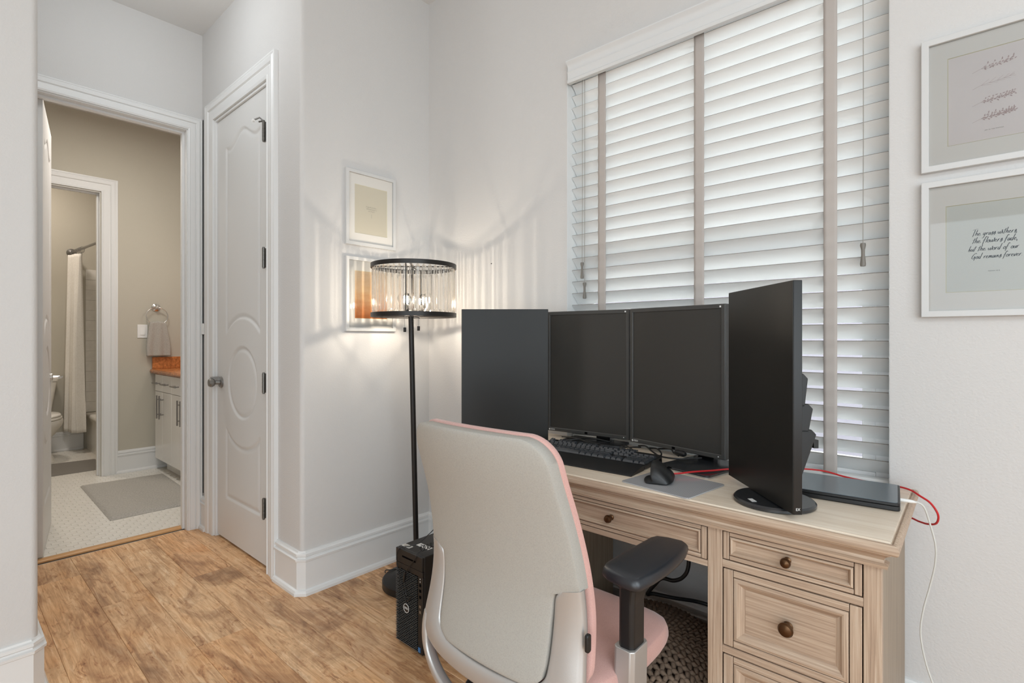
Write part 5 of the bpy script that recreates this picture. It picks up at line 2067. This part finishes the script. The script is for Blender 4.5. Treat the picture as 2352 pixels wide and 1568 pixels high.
# vanity
vn = thing('vanity_cabinet', (-4.75, 1.6, 0), 'white slab-front vanity cabinet with grey bar handles in the bathroom', 'cabinet')
VX0, VX1, VY = -5.445, -3.78, 1.335
m = MB()
m.box(VX0, VX1, VY + 0.020, 1.86, 0.10, 0.855)
m.build('body', M['vanity'], vn)
m = MB()
m.box(VX0 + 0.06, VX1, VY + 0.075, 1.86, 0.0, 0.10)
m.build('toe_kick', M['vanity'], vn)
xs = [VX0, -5.215, -4.985, -4.62, -4.25, VX1]
def bar(p0, p1, stand, parent):
    m = MB()
    d_ = Vector(p1) - Vector(p0)
    m.tube([p0, p1], 0.006, 10)
    for f_ in (0.18, 0.82):
        q = Vector(p0) + d_ * f_
        m.tube([q, q + Vector((0, stand, 0))], 0.0045, 8)
    return m.build('handle', M['nickel'], parent)
doors = [(VX0, -5.235), (-5.232, -4.98)]
xe = -4.977
while xe < VX1 - 0.1:
    doors.append((xe, min(xe + 0.30, VX1)))
    xe += 0.303
for i, (a, b_) in enumerate(doors):
    m = MB()
    m.box(a + 0.0015, b_ - 0.0015, VY, VY + 0.019, 0.105, 0.700)
    dd = m.build('cabinet_door', M['vanity'], vn, bevel=0.002)
    hx_ = b_ - 0.035 if i % 2 == 0 else a + 0.035
    bar((hx_, VY - 0.032, 0.475), (hx_, VY - 0.032, 0.675), 0.032, dd)
    m = MB()
    m.box(a + 0.0015, b_ - 0.0015, VY, VY + 0.019, 0.704, 0.850)
    dr = m.build('cabinet_drawer', M['vanity'], vn, bevel=0.002)
    c_ = (a + b_) / 2
    bar((c_ - 0.07, VY - 0.032, 0.775), (c_ + 0.07, VY - 0.032, 0.775), 0.032, dr)
ct = thing('countertop', (-4.75, 1.6, 0.856), 'orange-brown granite countertop with side splash on the vanity', 'countertop')
m = MB()
m.prism([(VY - 0.022, 0.862), (VY - 0.028, 0.872), (VY - 0.022, 0.890), (VY - 0.010, 0.894), (1.866, 0.894), (1.866, 0.8565), (VY - 0.014, 0.8565)], XF + 0.001, VX1 + 0.02, 'yz')
m.build('slab', M['granite'], ct, bevel=0.004)
m = MB()
m.box(XF + 0.001, XF + 0.021, VY - 0.010, 1.866, 0.8945, 1.000)
m.box(XF + 0.022, VX1 + 0.02, 1.846, 1.866, 0.8945, 1.000)
m.build('splash', M['granite'], ct, bevel=0.002)
# towel ring, towel, switch
tr = thing('towel_ring', (XF, 1.356, 1.445), 'polished chrome towel ring on the bathroom wall', 'towel ring')
m = MB()
m.lathe([(0, 0.0005), (0.034, 0.0005), (0.034, 0.006), (0.026, 0.010), (0.018, 0.014), (0.012, 0.030), (0.016, 0.038), (0.012, 0.046), (0, 0.048)], (XF, 1.356, 1.445), 28, 'x')
m.build('mount', M['chrome'], tr)
m = MB()
m.tube([(XF + 0.040, 1.356 + 0.083 * sin(a_), 1.368 + 0.077 * cos(a_)) for a_ in [2 * pi * k / 48 for k in range(48)]], 0.0042, 8, loop=True)
m.build('ring', M['chrome'], tr)
m = MB()
def tw(side):
    def fn(i, j, nu=40):
        u_ = i / (nu - 1) * 2 - 1
        t_ = j / 29
        hw_ = 0.062 + 0.028 * min(1, t_ * 1.4) ** 0.8
        cy_ = 1.361 + 0.006 * t_
        y = cy_ + u_ * hw_
        x = XF + 0.040 + side * (0.006 + 0.004 * t_) + 0.0045 * sin(u_ * 7 + t_ * 1.5) * (0.4 + t_)
        z = 1.316 - t_ * 0.306 + 0.012 * (1 - u_ * u_) * (1 - t_) * 0 - 0.010 * (u_ * u_) * (1 - t_)
        return (x, y, z)
    return fn
f1_, f2_ = tw(1), tw(-1)
m.grid(40, 30, f1_)
m.grid(40, 30, lambda i, j: f2_(i, j))
for j_ in range(29):
    pass
top_a = [f1_(i, 0) for i in range(40)]
top_b = [f2_(i, 0) for i in range(40)]
m.rings([top_a, [((a[0] + b_[0]) / 2, a[1], a[2] + 0.006) for a, b_ in zip(top_a, top_b)], top_b], cap=False, closed=False)
two = m.build('hand_towel', M['towel'], None, smooth=80)
sol = two.modifiers.new('solid', 'SOLIDIFY')
sol.thickness = 0.003
tag(two, 'grey woven hand towel hanging from the chrome ring', 'towel')
sw = thing('light_switch', (XF, 1.252, 1.23), 'white rocker light switch on the wall left of the towel', 'light switch')
m = MB()
m.box(XF + 0.0003, XF + 0.006, 1.217, 1.292, 1.172, 1.290)
m.build('plate', M['white'], sw, bevel=0.002)
m = MB()
m.prism([(XF + 0.005, 1.198), (XF + 0.010, 1.198), (XF + 0.0065, 1.264), (XF + 0.005, 1.264)], 1.238, 1.272, 'xz')
m.build('rocker', M['white'], sw, bevel=0.001)
# toilet
tl = thing('toilet', (-6.72, 0.66, 0), 'white two-piece toilet with closed lid beside the shower curtain', 'toilet')
TYc = 0.640
def sup(cx_, cy_, a, b_, z, n=28, p=2.4, flat=0):
    out = []
    for k in range(n):
        q = 2 * pi * k / n
        c_, s_ = cos(q), sin(q)
        out.append((cx_ + a * math.copysign(abs(c_) ** (2 / p), c_), cy_ + b_ * math.copysign(abs(s_) ** (2 / p), s_), z))
    return out
m = MB()
m.rings([sup(-6.94, TYc, .085, .165, .40, p=5), sup(-6.94, TYc, .092, .185, .55, p=5), sup(-6.94, TYc, .098, .212, .735, p=5)])
m.build('tank', M['porc'], tl, smooth=50, bevel=0.004)
m = MB()
m.rings([sup(-6.94, TYc, .104, .222, .737, p=5), sup(-6.94, TYc, .108, .228, .750, p=5), sup(-6.94, TYc, .106, .226, .770, p=5), sup(-6.94, TYc, .095, .215, .777, p=5)])
m.build('tank_lid', M['porc'], tl, smooth=50)
m = MB()
m.rings([sup(-6.66, TYc, .215, .155, 0.0, p=4), sup(-6.66, TYc, .208, .148, .03, p=4), sup(-6.65, TYc, .18, .115, .12, p=3.5), sup(-6.64, TYc, .175, .110, .20, p=3), sup(-6.60, TYc, .23, .165, .27, p=2.5),
         sup(-6.58, TYc, .262, .205, .34, p=2.3), sup(-6.58, TYc, .272, .215, .375, p=2.3), sup(-6.58, TYc, .272, .212, .398, p=2.3), sup(-6.58, TYc, .24, .18, .402, p=2.3)])
m.build('bowl', M['porc'], tl, smooth=60)
m = MB()
m.rings([sup(-6.575, TYc, .262, .205, .404, p=2.2), sup(-6.575, TYc, .270, .208, .408, p=2.2), sup(-6.575, TYc, .268, .206, .422, p=2.2), sup(-6.575, TYc, .25, .19, .425, p=2.2)])
m.build('seat', M['porc'], tl, smooth=60)
m = MB()
m.rings([sup(-6.58, TYc, .258, .198, .430, p=2.2), sup(-6.58, TYc, .262, .201, .436, p=2.2), sup(-6.58, TYc, .255, .195, .448, p=2.2), sup(-6.58, TYc, .16, .11, .456, p=2.2), sup(-6.58, TYc, .03, .02, .458, p=2.2)])
m.build('lid', M['porc'], tl, smooth=60)
m = MB()
m.tube([(-6.835, TYc - .17, .70), (-6.82, TYc - .17, .70), (-6.815, TYc - .09, .695)], 0.007, 8)
m.build('flush_lever', M['chrome'], tl)
# bath tub
tb = thing('bathtub', (-6.3, 1.45, 0), 'white bathtub behind the shower curtain', 'bathtub')
m = MB()
tx0, tx1, ty0, ty1 = -7.045, -5.63, 1.085, 1.862
def tr4(o, z, oo=None):
    a, b_ = (o, o) if oo is None else (o, oo)
    return [(x, y, z) for x, y in rrect(tx0 + a, tx1 - a, ty0 + b_, ty1 - b_, 0.03 + o * .5, 5)]
m.rings([tr4(0.018, 0.0), tr4(0.016, 0.30), tr4(0.010, 0.33), tr4(0.0, 0.345), tr4(0.0, 0.365), tr4(0.010, 0.378), tr4(0.060, 0.380), tr4(0.085, 0.370), tr4(0.11, 0.25), tr4(0.16, 0.09), tr4(0.22, 0.075)])
m.build('tub', M['porc'], tb, smooth=50)
# white surround tiles on the tub's end wall
m = MB()
for iy in range(7):
    for iz in range(14):
        ya = 1.10 + iy * 0.1085
        za = 0.382 + iz * 0.1085
        if iy == 0 and False:
            continue
        m.box(XT + 0.0005, XT + 0.006, ya, ya + 0.107, za, za + 0.107)
st = tag(m.build('tub_surround', M['tile'], None, bevel=0.0008, seg=1), 'square white wall tiles above the bathtub end', 'wall tiles')
st['kind'] = 'stuff'
# rod, rings, curtain
rd = thing('shower_curtain_rod', (-6.3, 1.04, 2.07), 'curved chrome rod holding the shower curtain', 'curtain rod')
rodp = spline([(XT + 0.004, 0.985, 2.062), (-6.8, 1.01, 2.070), (-6.4, 1.045, 2.078), (-6.0, 1.07, 2.080), (-5.63, 1.08, 2.080)], 10)
m = MB()
m.tube(rodp, 0.0125, 12)
m.build('rod', M['nickel'], rd)
m = MB()
m.lathe([(0, 0.0005), (0.042, 0.0005), (0.042, 0.008), (0.030, 0.020), (0.016, 0.030), (0, 0.030)], (XT, 0.985, 2.062), 24, 'x')
m.build('rod_flange', M['nickel'], rd)
NRG = 8
for k in range(NRG):
    f_ = 0.035 + 0.030 * k
    p_ = rodp[0].lerp(rodp[-1], f_)
    p_ = Vector((p_.x, float(np.interp(p_.x, [q.x for q in rodp], [q.y for q in rodp])), float(np.interp(p_.x, [q.x for q in rodp], [q.z for q in rodp]))))
    m = MB()
    dr_ = 0.20 * sin(k * 2.1)
    m.tube([p_ + Vector((0.012 * dr_ * sin(q), 0.019 * cos(q), -0.012 + 0.031 * sin(q))) for q in [2 * pi * j / 20 for j in range(20)]], 0.0018, 6, loop=True)
    o = m.build('curtain_ring', M['nickel'], None)
    tag(o, 'small metal ring bunched on the shower rod above the curtain', 'curtain ring', 'shower curtain rings')
m = MB()
nu, nv = 110, 50
def cfn(i, j):
    u_, v_ = i / (nu - 1), j / (nv - 1)
    z = 2.030 - v_ * (2.030 - 0.215)
    spread = 0.85 + 0.25 * v_
    xx = -6.990 + 0.32 * u_ * (0.72 + 0.20 * v_)
    amp = 0.020 + 0.030 * (0.3 + 0.7 * v_)
    ph = u_ * 2 * pi * 3.6 + 0.4 * sin(v_ * 3)
    yy = 0.965 + 0.05 * u_ - 0.005 * v_ + amp * sin(ph) * spread + 0.008 * sin(ph * 2.3 + 1)
    xx += 0.016 * cos(ph) * v_
    zz = z + 0.006 * sin(ph) * (1 if v_ < .02 else 0)
    return (xx, yy, zz)
m.grid(nu, nv, cfn)
cu_ = m.build('shower_curtain', M['curtain'], None, smooth=80)
sol = cu_.modifiers.new('solid', 'SOLIDIFY')
sol.thickness = 0.002
tag(cu_, 'pale waffle-weave shower curtain bunched at the wall', 'shower curtain')
